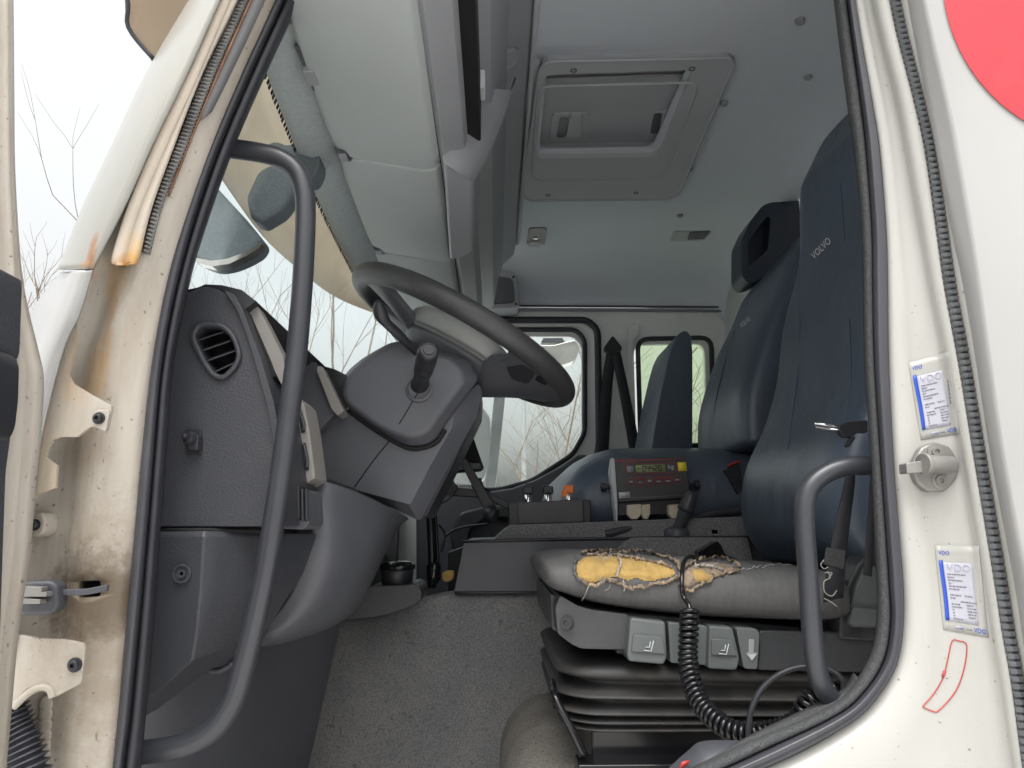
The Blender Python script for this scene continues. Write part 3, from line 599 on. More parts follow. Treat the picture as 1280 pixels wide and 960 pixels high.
# ================================================================== dashboard
db = thing('dashboard', 'dark grey grained plastic dashboard with side vent and knee panel', 'dashboard', P(280, 860, .1))
endp = [(150, 375), (200, 371), (231, 367), (256, 357), (277, 363), (288, 372), (300, 389), (310, 417), (319, 447), (337, 507), (341, 537), (346, 600), (350, 658), (150, 658)]
vent_o = rounded([(244, 421), (250, 409), (276, 410), (289, 422), (296, 444), (291, 457), (278, 469), (269, 466), (257, 450)], 8, 4)
ep = prism_hole('end_panel', rounded(endp, 7, 3), [vent_o], .075, .10, 'dash_plastic', db, bevel=.004, seg=3)
av = prism('vent_back', [(x + 3, y) for x, y in vent_o], .112, .004, 'deep_black', db, bevel=0)
o = tube('vent_bezel', [P(x, y, .072) for x, y in rounded([(240, 421), (248, 405), (277, 406), (292, 420), (300, 444), (294, 459), (279, 473), (267, 470), (254, 451)], 9, 4)], .0034, 'dash_plastic', db, k=0, seg=8, closed=True)
for (a, b) in (((246, 425), (281, 413)), ((251, 438), (288, 425)), ((256, 451), (295, 437)), ((266, 465), (295, 452))):
    pa, pb = P(a[0], a[1], .080), P(b[0], b[1], .080)
    prism_w('slat', [pa, pb, pb - Vector((0, 0, .0022)), pa - Vector((0, 0, .0022))], Vector((0, .022, .010)), 'dash_plastic', db, bevel=.0006)
# raised right-hand field of the end panel
prism('rear_rim', rounded([(279, 362), (293, 368), (303, 386), (314, 416), (326, 447), (343, 505), (350, 545), (356, 600), (356, 658), (347, 658), (345, 600), (340, 540), (334, 507), (318, 450), (308, 418), (297, 389), (287, 373)], 4), .066, .14, 'dash_plastic', db, bevel=.003)
bx_ = prism('mirror_switch_plate', rounded([(232, 536), (251, 536), (251, 568), (231, 568)], 2), .071, .01, 'black_plastic', db, bevel=.001)
prism('mirror_switch_body', rounded([(234, 543), (248, 543), (247, 563), (233, 563)], 3), .060, .02, 'black_plastic', bx_, bevel=.002)
lathe('mirror_switch_knob', P(239, 548, .062), Vector((-.2, -1, .1)), [(0, .008), (.006, .0075), (.009, .006), (.009, .0035), (.015, .003), (.016, .001)], 'black_plastic', bx_)
# dash top, hood and rear-facing trims
prism('top_cap', [(200, 371), (231, 366), (256, 355), (277, 356), (302, 362), (320, 376), (305, 388), (300, 389), (288, 372), (277, 363), (257, 358)], .085, .5, 'black_plastic', db, bevel=.003)
prism('bezel_trim', rounded([(305, 389), (318, 376), (334, 405), (354, 445), (360, 490), (350, 478), (330, 436)], 4), .10, .025, 'beige_trim', db, bevel=.002)
prism('bezel_slot', [(306, 392), (312, 392), (338, 452), (344, 470), (340, 472), (330, 452)], .094, .1, 'deep_black', db, bevel=.001)
lathe('bezel_knob', P(343, 482, .12), Vector((.3, -1, 0)), [(0, .006), (.008, .005), (.009, .001)], 'gloss_black', db)
box('dash_deck', T(-.62, .12, .12), T(-.36, 2.06, .27), 'dash_plastic', db, bevel=.03, seg=4)
box('dash_body', T(-.60, .70, -.42), T(-.40, 2.06, .20), 'black_plastic', db, bevel=.03, seg=3)
prism('cluster_side', rounded([(350, 448), (378, 449), (397, 454), (394, 461), (419, 516), (398, 540), (350, 560)], 3), .40, .3, 'smooth_plastic', db, bevel=.004)
prism('cluster_trim', rounded([(396, 457), (403, 458), (430, 514), (422, 520), (414, 512), (395, 463)], 2), .385, .3, 'beige_trim', db, bevel=.002)
prism('cluster_screen', [(404, 457), (418, 461), (434, 469), (446, 500), (432, 516)], .41, .25, 'gloss_black', db, bevel=.003)
# switch pod with two slots
pod = prism('switch_pod', rounded([(364, 500), (371, 495), (380, 504), (387, 540), (394, 598), (380, 606), (371, 603), (366, 545)], 3), .17, .07, 'beige_trim', db, bevel=.003, seg=3)
for q in ([(372, 508), (375, 507), (382, 530), (381, 541), (376, 541)], [(379, 553), (382, 553), (386, 574), (386, 588), (382, 588)]):
    s_ = prism('switch_slot', rounded(q, 2), .1685, .01, 'black_plastic', pod, bevel=.0005)
    tube('rocker', [P(q[0][0] + 1, q[0][1] + 3, .166), P(q[2][0] - 2, q[2][1] + 2, .164), P(q[3][0] - 3, q[3][1] - 4, .166)], .002, 'seat_plastic', pod, k=4, seg=8)
lv = prism('louvre_block', rounded([(351, 609), (384, 612), (386, 655), (380, 662), (352, 661)], 4), .13, .08, 'smooth_plastic', db, bevel=.004)
for i in range(5):
    x = 361 + i * 5; prism('louvre_rib', [(x, 607 if i < 3 else 611), (x + 2.6, 607 if i < 3 else 611), (x + 3.2, 647 if i < 3 else 650), (x + .6, 647 if i < 3 else 650)], .124, .01, 'dash_plastic', lv, bevel=.0008)
prism('louvre_recess', [(359, 606), (384, 609), (385, 651), (360, 649)], .1285, .004, 'deep_black', lv, bevel=.0005)
prism('louvre_block', rounded([(352, 560), (365, 555), (369, 598), (356, 600)], 3), .135, .06, 'smooth_plastic', db, bevel=.002)
# lower side panel, folded along a crease
rowsL = [rail([(150, 667, .085), (200, 667, .078), (256, 667, .068), (300, 667, .10), (345, 667, .15), (392, 667, .23)]),
         rail([(150, 672, .083), (200, 672, .074), (255, 672, .064), (300, 672, .096), (345, 672, .147), (390, 674, .23)]),
         rail([(150, 730, .083), (200, 735, .074), (251, 740, .064), (300, 735, .096), (340, 725, .147), (374, 716, .23)]),
         rail([(150, 800, .085), (195, 800, .076), (245, 795, .066), (290, 782, .096), (320, 768, .147), (345, 760, .23)]),
         rail([(150, 880, .087), (195, 862, .080), (240, 822, .070), (282, 803, .10), (308, 792, .15), (328, 787, .24)]),
         rail([(150, 905, .12), (195, 880, .12), (242, 842, .11), (284, 815, .14), (310, 800, .2), (330, 792, .28)]),
         rail([(150, 905, .30), (195, 880, .30), (242, 845, .30), (284, 818, .32), (312, 803, .36), (332, 795, .40)])]
vs, fs = grid(rowsL); mk('lower_panel', vs, fs, 'dash_plastic', db, solid=.006, soff=1, bevel=.004, seg=3)
lathe('panel_screw', P(227, 717, .058), Vector((0, -1, 0)), [(-.002, .0105), (.0008, .0105), (.001, .0085), (-.003, .0075), (-.003, .005), (.001, .0045), (.001, .0022), (-.002, .002)], 'dash_plastic', db, seg=24)
tube('seam_lip', rail([(150, 663, .086), (200, 663, .080), (256, 663, .072), (345, 663, .12)]), .0028, 'deep_black', db, k=4, seg=8)
# knee bolster
rk = [rail([(388, 597, .27), (392, 622, .25), (390, 667, .24), (382, 700, .24), (358, 752, .25), (322, 795, .27), (318, 806, .32)]),
      rail([(410, 603, .26), (416, 626, .262), (416, 667, .250), (408, 710, .25), (385, 760, .255), (345, 798, .265), (335, 806, .33)]),
      rail([(444, 615, .30), (449, 634, .31), (446, 670, .30), (436, 715, .30), (414, 762, .305), (378, 792, .31), (362, 801, .38)]),
      rail([(484, 634, .39), (480, 652, .38), (474, 675, .37), (460, 715, .375), (440, 757, .39), (410, 783, .41), (395, 790, .48)]),
      rail([(510, 648, .53), (500, 655, .52), (487, 678, .52), (466, 722, .52), (447, 758, .53), (428, 775, .54), (415, 780, .60)])]
vs, fs = grid([cat(r, 5) for r in [list(q) for q in zip(*[cat(r, 4) for r in rk])]]); mk('knee_bolster', vs, fs, 'smooth_plastic', db, solid=.004, soff=0)
prism('bolster_hook', rounded([(443, 722), (452, 722), (446, 745), (440, 750), (437, 742)], 3), .395, .02, 'black_plastic', db, bevel=.002)
# footwell panel
fwp = [rail([(130, 780, .16), (130, 900, .16), (120, 1100, .16)]), rail([(240, 770, .28), (235, 900, .28), (220, 1100, .28)]), rail([(400, 760, .55), (372, 900, .55), (330, 1100, .55)]),
       rail([(428, 760, .62), (398, 900, .62), (352, 1100, .62)]), rail([(430, 760, .66), (399, 900, .66), (352, 1100, .66)]), rail([(424, 760, .80), (392, 900, .80), (344, 1100, .80)])]
loft('footwell_panel', fwp, 'smooth_plastic', db, k=6, solid=.004)
tube('trim_clip', rail([(262, 838, .20), (275, 838, .195), (286, 832, .19), (290, 828, .185)]), .004, 'smooth_plastic', db, k=5, seg=8)

# ================================================================== steering column and wheel
sc = thing('steering_column', 'dark grey steering column shroud with stalk below the steering wheel', 'steering column', P(500, 610, .55))
low = [(380, 556), (402, 528), (430, 510), (470, 525), (520, 545), (560, 520), (598, 478), (603, 490), (597, 520), (560, 585), (527, 649), (522, 650), (441, 611), (384, 590)]
def faceted(name, ring, cen, fac, y_back, y_rim, y_face, m, parent, bevel):
    inner = [(cen[0] + (x - cen[0]) * fac(x, y), cen[1] + (y - cen[1]) * fac(x, y)) for x, y in ring]; n_ = len(ring)
    vs = [P(x, y, y_back) for x, y in ring] + [P(x, y, y_rim) for x, y in ring] + [P(x, y, y_face) for x, y in inner]
    fs = [tuple(range(n_ - 1, -1, -1)), tuple(range(2 * n_, 3 * n_))] + [(k * n_ + i, k * n_ + (i + 1) % n_, (k + 1) * n_ + (i + 1) % n_, (k + 1) * n_ + i) for k in (0, 1) for i in range(n_)]
    return mk(name, vs, fs, m, parent, bevel=bevel, seg=4)
lw = faceted('lower_shroud', rounded(low, 6, 3), (478, 578), lambda x, y: .985 - .26 * max(0, min(1, ((x - 478) * .88 + (y - 578) * .47 - 25) / 40)), .66, .462, .43, 'smooth_plastic', sc, .008)
upp = [(424, 492), (426, 478), (434, 464), (450, 450), (468, 439), (488, 428), (506, 426), (530, 440), (565, 441), (588, 452), (599, 474), (575, 506), (556, 532), (545, 550), (530, 557), (512, 558), (490, 548), (462, 530), (436, 511), (427, 502)]
uc = (510, 492)                               # the right-hand flank slopes away more than the rest
faceted('upper_shroud', rounded(upp, 8, 3), uc, lambda x, y: .94 - .17 * max(0, min(1, ((x - uc[0]) * .80 + (y - uc[1]) * .60) / 60)), .66, .42, .396, 'smooth_plastic', sc, .007)
gro = [(426, 503), (436, 513), (462, 532), (490, 550), (512, 560), (530, 559), (546, 552), (556, 537)]
tube('shroud_groove', [P(x, y, .428) for x, y in gro], .0045, 'deep_black', sc, k=4, seg=8)
sb = None
tube('shroud_seam', [P(486, 552, .4295), P(465, 578, .4295), P(443, 609, .4295)], .0011, 'deep_black', sc, k=3, seg=6)
tube('shroud_seam', [P(523, 490, .3955), P(508, 515, .3955), (P(499, 530, .3955))], .0009, 'deep_black', sc, k=3, seg=6)
lathe('screw', P(578, 523, .462), Vector((0, -1, 0)), [(-.002, .004), (.0005, .004), (-.001, .002)], 'deep_black', sc, seg=10)
prism('shroud_side', [(594, 480), (602, 484), (600, 512), (565, 585), (534, 646), (526, 648)], .50, .16, 'black_plastic', sc, bevel=.006)
# stalk with round end
a, b = P(524, 484, .41), P(536, 437, .27); ax = (b - a); L = ax.length
st = lathe('wiper_stalk', a, ax, [(0, .018), (.01, .016), (L * .2, .013), (L * .45, .0135), (L * .47, .0155), (L * .62, .0155), (L * .64, .0142), (L * .66, .0142), (L * .68, .0165), (L * .93, .0160), (L * .98, .0150), (L, .012), (L, .0095), (L - .001, .0092), (L - .001, .0085), (L + .001, .0082), (L + .001, .001)], 'black_plastic', sc, seg=28)
lathe('stalk_socket', P(524, 486, .397), Vector((0, -1, .15)), [(-.004, .024), (.002, .023), (.004, .019), (-.002, .017)], 'smooth_plastic', sc, seg=24)
a1 = [P(522, 440, .40), P(505, 425, .37), P(490, 411, .35), P(480, 400, .34), P(474, 387, .33), P(473, 377, .325)]
rows = []
for i, p in enumerate(cat(a1, 5)):
    t = i / 25; wd = .0075 + .004 * math.exp(-((t - .72) / .14) ** 2) - .003 * max(0, t - .85) / .15; 
    rows.append([p + Vector((math.cos(q) * wd * .8 + math.cos(q) * .002, math.sin(q) * .004, math.sin(q) * wd)) for q in [2 * math.pi * j / 12 for j in range(12)]])
vs, fs = grid(rows, closeu=True, caps=True); mk('lever_stalk', vs, fs, 'black_plastic', sc)

sw = thing('steering_wheel', 'dark grey four-spoke steering wheel with scuffed rim', 'steering wheel', P(574, 424, .55))
WA = R_(29); Wn = Vector((math.sin(WA), 0, math.cos(WA))); Wu = Vector((math.cos(WA), 0, -math.sin(WA))); Wv = Vector((0, 1, 0)); WC = P(579, 424, .55); WR = .217
def WP(u, v, n): return WC + Wu * u + Wv * v + Wn * n
ringp = [WP(WR * math.cos(t), WR * math.sin(t), 0) for t in [2 * math.pi * i / 96 for i in range(96)]]
tube('rim', ringp, .0195, 'wheel_skin', sw, k=0, seg=24, closed=True)
# hub: deep dish, pad towards the driver
def oval(s_, n, e=.8, k=1.05): return [WP(s_ * sup(math.cos(t), e), s_ * k * sup(math.sin(t), e), n) for t in [2 * math.pi * i / 48 for i in range(48)]]
hubr = [oval(a, n) for n, a in ((-.105, .03), (-.10, .055), (-.085, .068), (-.065, .082), (-.045, .096), (-.036, .100))]
vs, fs = grid(hubr, closeu=True, caps=True); mk('hub_cover', vs, fs, 'smooth_plastic', sw)
padr = [oval(a, n) for n, a in ((-.038, .080), (-.034, .097), (-.020, .105), (-.002, .103), (.008, .094), (.014, .07), (.016, .02))]
vs, fs = grid(padr, closeu=True, caps=True); mk('airbag_pad', vs, fs, 'pad_grey', sw)
tube('pad_line', [p for p in oval(.1035, -.030)], .0012, 'lever_grey', sw, k=0, seg=6, closed=True)
# wide dished web to the driver side of the rim, with two thumb openings
def web(a0, a1, name, hole=None, n_=28, nin=-.085, th_=.012):
    """spoke between two bearings (degrees), from the hub out to the rim: closed skin"""
    rows = []
    for i in range(11):
        t = i / 10; rr = .055 + (WR + .004 - .055) * t; low_ = nin * (1 - t) ** 1.25 - .012; up_ = -.030 * (1 - t) + .006 * t
        hw = 1 + .10 * max(0, t - .7) / .3 - .18 * math.sin(t * math.pi)
        am, ah = (a0 + a1) / 2, (a1 - a0) / 2 * hw
        lo2 = [WP(rr * math.cos(R_(am + ah * s_)), rr * math.sin(R_(am + ah * s_)), low_ * (1 - .35 * abs(s_) ** 3)) for s_ in [-1 + 2 * j / n_ for j in range(n_ + 1)]]
        up2 = [WP(rr * math.cos(R_(am + ah * s_)), rr * math.sin(R_(am + ah * s_)), up_) for s_ in [1 - 2 * j / n_ for j in range(n_ + 1)]]
        rows.append(lo2 + up2)
    vs, fs = grid(rows, closeu=True, caps=True); return mk(name, vs, fs, 'smooth_plastic', sw, bevel=.004)
wb = web(-62, 62, 'spoke')
web(180 - 50, 180 - 20, 'spoke', n_=10, nin=-.05); web(180 + 20, 180 + 46, 'spoke', n_=10, nin=-.05)
def onweb(x, y, off): 
    r = onto(BW, x, y, off, .45); return r
BW = bvh_of([wb])
pk = prism_w('thumb_switch', [onweb(x, y, .0015) for x, y in rounded([(632, 458), (655, 455), (670, 466), (660, 480), (640, 474)], 4)], Vector((.004, .012, .004)), 'black_plastic', sw, bevel=.002)
prism_w('thumb_switch', [onweb(x, y, .0015) for x, y in rounded([(672, 468), (686, 476), (682, 481), (668, 474)], 2)], Vector((.004, .012, .004)), 'gloss_black', sw, bevel=.002)

# ================================================================== grab handles
h1 = thing('grab_handle', 'long bent dark grey grab rail on the windscreen pillar', 'grab handle', P(180, 935, .05), 'grab handles at the doorway')
tube('rail', rail([(268, 184, .05), (290, 186, .05), (325, 191, .05), (352, 199, .05), (371, 214, .05), (380, 238, .05), (382, 270, .05), (379, 340, .05), (372, 430, .05), (361, 520, .05), (347, 620, .05), (331, 720, .05), (313, 800, .05), (300, 850, .05), (290, 878, .05), (270, 908, .05), (240, 928, .05), (205, 937, .05), (172, 941, .05), (140, 943, .05)]), lambda t: .0122, 'tube_paint', h1, k=6, seg=24)
h2 = thing('grab_handle', 'short hooped dark grey grab rail beside the driver seat', 'grab handle', P(1035, 880, .05), 'grab handles at the doorway')
tube('rail', rail([(1115, 582, .05), (1085, 582, .05), (1058, 583, .05), (1034, 591, .05), (1015, 606, .05), (1007, 626, .05), (1006, 660, .05), (1010, 715, .05), (1015, 787, .05), (1021, 835, .05), (1030, 862, .05), (1045, 880, .055)]), .0112, 'tube_paint', h2, k=6, seg=24)

# ================================================================== engine tunnel
et = thing('engine_tunnel', 'grey rubber-matted engine tunnel between the seats with plastic cover', 'engine tunnel', P(600, 900, .9))
mt = [[(300, 800), (400, 790), (430, 776), (475, 770), (505, 760), (527, 750), (565, 742), (625, 741), (685, 740), (760, 745), (860, 750)],
      [(300, 820), (400, 800), (430, 783), (475, 777), (505, 767), (527, 757), (565, 749), (625, 748), (685, 747), (760, 752), (860, 757)]]
def shift(r, dy): return [(x, y + dy) for x, y in r]
base = [(x, 960) for x, y in mt[0]]; deep = [(x, 1120) for x, y in mt[0]]
loft('mat', [[p + Vector((0, .08, -.0)) for p in rail(mt[0], .90)], rail(mt[0], .895), rail(mt[1], .885), rail(mp(mt[1], base, .3), .87), rail(mp(mt[1], base, .7), .86), rail(base, .84), rail(deep, .74)], 'floor_mat', et, k=5, solid=.006)
prism('cover', rounded([(580, 676), (700, 673), (860, 671), (1000, 670), (1000, 742), (567, 742)], 3), .87, .5, 'smooth_plastic', et, bevel=.005, seg=3)
tube('cover_lip', rail([(579, 677), (700, 674), (860, 672), (1000, 671)], .868), .0035, 'black_plastic', et, k=3, seg=8)
tube('cover_lip', rail([(568, 741), (640, 741), (740, 741)], .868), .003, 'black_plastic', et, k=3, seg=8)
prism('cover_step', rounded([(762, 696), (782, 677), (793, 672), (935, 672), (945, 720), (762, 720)], 3), .845, .03, 'carpet', et, bevel=.006, seg=3)
prism('carpet', rounded([(606, 690), (618, 674), (638, 657), (700, 654), (945, 645), (960, 690)], 5), .93, .55, 'carpet', et, bevel=.012, seg=3)
prism('far_side', [(560, 690), (610, 672), (960, 672), (960, 760), (560, 760)], 1.45, .05, 'black_plastic', et, bevel=.004)
pe = prism_w('seat_pedestal', [], Vector(), 'pedestal_mat') if False else None
# seat platform (wheel arch) with rounded front
rows = []
for (y, z0) in ((.10, -.62), (.11, -.40), (.13, -.375), (.17, -.362), (.5, -.355), (.86, -.345), (.875, -.345)):
    q = []
    for i in range(9):
        t = i / 8 * math.pi / 2; q.append(T(.115 - .105 * math.cos(t), y, z0 - .11 + .11 * math.sin(t)))
    q = [T(.008, y, -.62)] + q + [T(.5, y, z0), T(.92, y, z0)]
    rows.append(q)
vs, fs = grid(rows); tag(mk('seat_platform', vs, fs, 'pedestal_mat', None, solid=.004), 'worn tan rubber-covered platform under the driver seat', 'platform')
# ================================================================== seats
def sup(c, e): return math.copysign(abs(c) ** e, c)
def backrest(name, sil, y0, y1, thick, m, parent, backx=None, wing=.03, n=28):
    """sil = [(X front, Z)...] low to high; rows are rounded slabs, the front face slightly hollow between side wings"""
    yc, hw = (y0 + y1) / 2, (y1 - y0) / 2; rows = []
    pts = cat([Vector((x, 0, z)) for x, z in sil], 4); N = len(pts)
    for i, p in enumerate(pts):
        if backx is not None: thick = max(.05, backx - p.x)
        zt = (pts[-1].z - p.z) / .16; nar = 1 if zt > 1 else (max(.03, 1 - (1 - max(zt, 0)) ** 2.6) ** .5) * .28 + .72 if zt > 0 else .72
        th_ = thick * (1 if zt > .6 else .55 + .45 * max(zt, 0) / .6)
        q = []
        for j in range(n):
            a = 2 * math.pi * j / n; cx, sy = sup(math.cos(a), .55), sup(math.sin(a), .45)
            hollow = wing * (1 - min(1, abs(sy)) ** 2) if cx < 0 else 0
            q.append(T(p.x + thick / 2 + cx * th_ / 2 + hollow, yc + sy * hw * nar, p.z))
        rows.append(q)
    last = rows[-1]; c = sum(last, Vector()) / n
    rows.append([c + (v - c) * .6 + Vector((0, 0, .012)) for v in last]); rows.append([c + (v - c) * .1 + Vector((0, 0, .016)) for v in last])
    f = rows[0]; c = sum(f, Vector()) / n; rows.insert(0, [c + (v - c) * .7 - Vector((0, 0, .012)) for v in f])
    vs, fs = grid(rows, closeu=True, caps=True); return mk(name, vs, fs, m, parent, sub=1)
ds = thing('driver_seat', 'driver seat with navy vinyl backrest cover and torn grey cushion', 'seat', T(.42, .55, -.36))
silp = [(955, 700), (935, 672), (926, 645), (926, 610), (934, 575), (955, 530), (972, 470), (980, 400), (984, 330), (985, 270), (986, 235)]
sil = []
for x, y in silp:
    p = P(x, y, .775 if y < 400 else .70); sil.append((p.x, p.z - EZ))
sil.append((sil[-1][0] + .008, sil[-1][1] + .05)); sil.append((sil[-1][0] + .004, sil[-1][1] + .045))
br = backrest('backrest', sil, .30, .80, .17, 'navy_vinyl', ds)
B_BR = bvh_of([br])
def seam(px, bvh, off, r, m, parent, k=4, name='seam'): return tube(name, [onto(bvh, x, y, off, .5) for x, y in px], r, m, parent, k=k, seg=6)
seam([(1048, 180), (1051, 230), (1056, 300), (1062, 400), (1064, 480), (1054, 540)], B_BR, .0002, .0007, 'navy_vinyl', br)
seam([(999, 330), (1000, 400), (997, 470), (985, 560), (979, 640), (981, 690)], B_BR, .0002, .0012, 'navy_vinyl', br)
Quad([(1014, 318), (1035, 296), (1040, 303), (1018, 325)], .5, B_BR).text('lettering', 'VOLVO', 0, 0, 1, 1, .0012, 'cover_print', br)
# cushion
tops = [(680, 709, 719), (681, 702, 726), (684, 696, 733), (691, 692, 740), (702, 690, 746), (722, 686, 754), (750, 685, 762), (797, 686, 770), (840, 689, 775), (881, 692, 779), (930, 696, 781), (985, 700, 783), (1040, 703, 783)]
rows = []
for i, (x, t, b) in enumerate(tops):
    pt, pb = P(x, t, .40), P(x, b, .31); X = P(x, (t + b) / 2, .34).x; zt, zb = pt.z, pb.z
    if i == 0: zt, zb = zt + .002, zb - .002
    e = min(1, (i + .6) / 3.6) ; hw = .272 * (.80 + .20 * e ** .5); q = []
    for j in range(32):
        a = 2 * math.pi * j / 32; c_, s_ = math.cos(a), math.sin(a)
        y = .555 + sup(c_, .55) * hw; z = (zt + zb) / 2 + sup(s_, .75 if s_ > 0 else .5) * (zt - zb) / 2
        if s_ > 0: z -= .008 * (1 - min(1, abs(c_)) ** 2) * s_ * e
        q.append(Vector((X, y, z)))
    rows.append(q)
vs, fs = grid([list(r) for r in zip(*[cat(list(cn), 3) for cn in zip(*rows)])], closeu=True, caps=True)
cu = mk('cushion', vs, fs, 'seat_cloth', ds)
B_CU = bvh_of([cu])
def patch(name, px, m, parent, off, amp, seed, step=2.2, bvh=None, fall=.33):
    """an uneven patch laid over the cushion: px = outline"""
    bvh = bvh or B_CU; from mathutils.geometry import tessellate_polygon
    poly = [Vector((x, y)) for x, y in px]
    def inside(p):
        c = False
        for i in range(len(poly)):
            a, b = poly[i - 1], poly[i]
            if (a.y > p[1]) != (b.y > p[1]) and p[0] < (b.x - a.x) * (p[1] - a.y) / (b.y - a.y) + a.x: c = not c
        return c
    def edged(p):
        d = 1e9
        for i in range(len(poly)):
            a, b = poly[i - 1], poly[i]; ab = b - a; t = max(0, min(1, (Vector(p) - a).dot(ab) / max(ab.length_squared, 1e-9))); d = min(d, (Vector(p) - a - ab * t).length)
        return d
    x0, x1 = min(p.x for p in poly), max(p.x for p in poly); y0, y1 = min(p.y for p in poly), max(p.y for p in poly)
    idx, vs, fs = {}, [], []
    nx, ny = int((x1 - x0) / step) + 2, int((y1 - y0) / step) + 2
    for i in range(nx):
        for j in range(ny):
            p = (x0 + i * step, y0 + j * step)
            if inside(p):
                nz = mnoise.noise(Vector((p[0] * .13, p[1] * .13, seed))) + .5 * mnoise.noise(Vector((p[0] * .4, p[1] * .4, seed)))
                e = min(1, edged(p) / 6.0)
                idx[i, j] = len(vs); vs.append(onto(bvh, p[0], p[1], (off + amp * nz) * e + .0006, fall))
    for i in range(nx):
        for j in range(ny):
            k = [(i, j), (i + 1, j), (i + 1, j + 1), (i, j + 1)]
            if all(q in idx for q in k): fs.append(tuple(idx[q] for q in k))
    return mk(name, vs, fs, m, parent, fix=False)
tear = [(719, 712), (722, 702), (730, 696), (742, 694), (765, 695), (790, 697), (815, 700), (833, 705), (843, 712), (846, 718), (838, 722), (820, 726), (806, 727), (795, 723), (785, 727), (770, 722), (755, 724), (742, 730), (730, 728), (722, 722)]
fo = patch('foam', tear, 'foam', cu, .0025, .002, 3, step=1.6)
tear2 = [(856, 712), (866, 706), (880, 702), (896, 703), (912, 706), (922, 713), (918, 718), (902, 716), (893, 722), (882, 727), (870, 730), (860, 736), (852, 730)]
patch('torn_lining', tear2, 'torn_cloth', cu, .002, .003, 9, step=1.6)
patch('foam', [(862, 712), (876, 711), (884, 716), (894, 721), (884, 727), (870, 729), (862, 722)], 'foam', cu, .0055, .002, 19, step=1.4)
def frayed(name, px, m, r, jit, k, seed, off=.004):
    rnd = random.Random(seed); pts = []
    q = cat([Vector((x, y, 0)) for x, y in px], k)
    for p in q: pts.append(onto(B_CU, p.x + rnd.uniform(-jit, jit), p.y + rnd.uniform(-jit, jit), off + rnd.uniform(-.002, .003), .33))
    vs, fs = tube_vf(pts, lambda t: r * (.55 + .9 * abs(mnoise.noise(Vector((t * 40, seed, 0))))), 7); return mk(name, vs, fs, m, cu)
frayed('torn_edge', [(728, 694), (742, 691), (765, 691), (790, 692), (815, 694), (835, 700), (846, 708), (850, 716)], 'torn_cloth', .0034, 1.2, 10, 1)
frayed('torn_edge', [(735, 697), (760, 696), (785, 699), (800, 703), (820, 706), (838, 712)], 'torn_cloth', .003, 1.0, 10, 12)
frayed('torn_edge', [(724, 722), (740, 731), (757, 725), (772, 727), (786, 735), (800, 733), (820, 730), (838, 726), (850, 720)], 'torn_cloth', .0034, 1.6, 10, 2)
frayed('torn_edge', [(722, 700), (718, 708), (719, 718), (724, 725)], 'seat_cloth', .003, .6, 8, 5)
frayed('torn_edge', [(850, 716), (862, 708), (880, 701), (900, 700), (915, 704), (925, 712)], 'torn_cloth', .0028, 1.3, 10, 3)
frayed('torn_edge', [(848, 730), (860, 738), (875, 731), (890, 724), (905, 719), (924, 716)], 'torn_cloth', .0032, 1.6, 10, 4)
frayed('torn_edge', [(868, 710), (885, 712), (902, 714)], 'thread', .0025, 1.2, 9, 15)
frayed('torn_edge', [(772, 701), (775, 710), (772, 716), (770, 722)], 'thread', .0022, .8, 8, 6, .007)
for i in range(16):
    rnd = random.Random(100 + i)
    bx0 = rnd.choice([(735 + rnd.random() * 110, 724 + rnd.random() * 8), (860 + rnd.random() * 70, 706 + rnd.random() * 24), (725 + rnd.random() * 120, 692 + rnd.random() * 6), (745 + rnd.random() * 30, 700 + rnd.random() * 16)])
    x, y = bx0; ang = rnd.uniform(0, 6.28); px = [(x, y)]
    for s_ in range(4): ang += rnd.uniform(-.9, .9); x += math.cos(ang) * 3.0; y += math.sin(ang) * 2.4 + .4; px.append((x, y))
    tube('thread', [onto(B_CU, a, b, .006 + rnd.uniform(0, .004), .33) for a, b in px], .00042, 'thread', fo, k=3, seg=4)
tube('thread', [onto(B_CU, a, b, .004, .33) for a, b in ((737, 728), (733, 738), (730, 744), (727, 748))], .0008, 'thread', fo, k=3, seg=5)
tube('thread', [onto(B_CU, a, b, .006, .33) for a, b in ((778, 726), (780, 733), (779, 738))], .001, 'thread', fo, k=3, seg=5)
frayed('torn_edge', [(925, 713), (945, 711), (965, 708), (990, 706)], 'thread', .0010, .5, 8, 8, .0015)
# plastic surround and levers
sp_ = prism('side_cover', rounded([(700, 744), (722, 757), (740, 762), (786, 768), (786, 812), (760, 812), (726, 811), (715, 806), (697, 792), (694, 760)], 4), .305, .5, 'seat_plastic', ds, bevel=.006, seg=3)
prism('front_strip', rounded([(688, 742), (698, 746), (697, 790), (690, 786)], 2), .36, .35, 'seat_plastic', ds, bevel=.003)
lathe('round_knob', P(710, 779, .300), Vector((-.6, -1, 0)), [(0, .010), (.004, .0095), (.007, .008), (.007, .005), (.004, .004)], 'seat_plastic', ds)
prism('side_cover', rounded([(950, 788), (1110, 792), (1110, 842), (948, 838)], 4), .305, .4, 'seat_plastic', ds, bevel=.005, seg=3)
prism('carrier', [(770, 764), (1000, 784), (1000, 830), (770, 818)], .33, .4, 'black_plastic', ds, bevel=.004)
def lever(px, Y, mark=None):
    o = prism('seat_lever', rounded(px, 4), Y, .07, 'lever_grey', ds, bevel=.004, seg=3)
    return o
L1 = lever([(788, 772), (832, 777), (834, 822), (830, 831), (786, 827), (784, 818)], .285)
prism('lever_pad', rounded([(792, 793), (828, 796), (832, 818), (789, 815)], 4), .2815, .01, 'lever_grey', L1, bevel=.002)
L2 = lever([(835, 777), (882, 782), (886, 786), (884, 832), (838, 829)], .298)
L3 = lever([(887, 782), (916, 784), (925, 824), (921, 838), (885, 836)], .285)
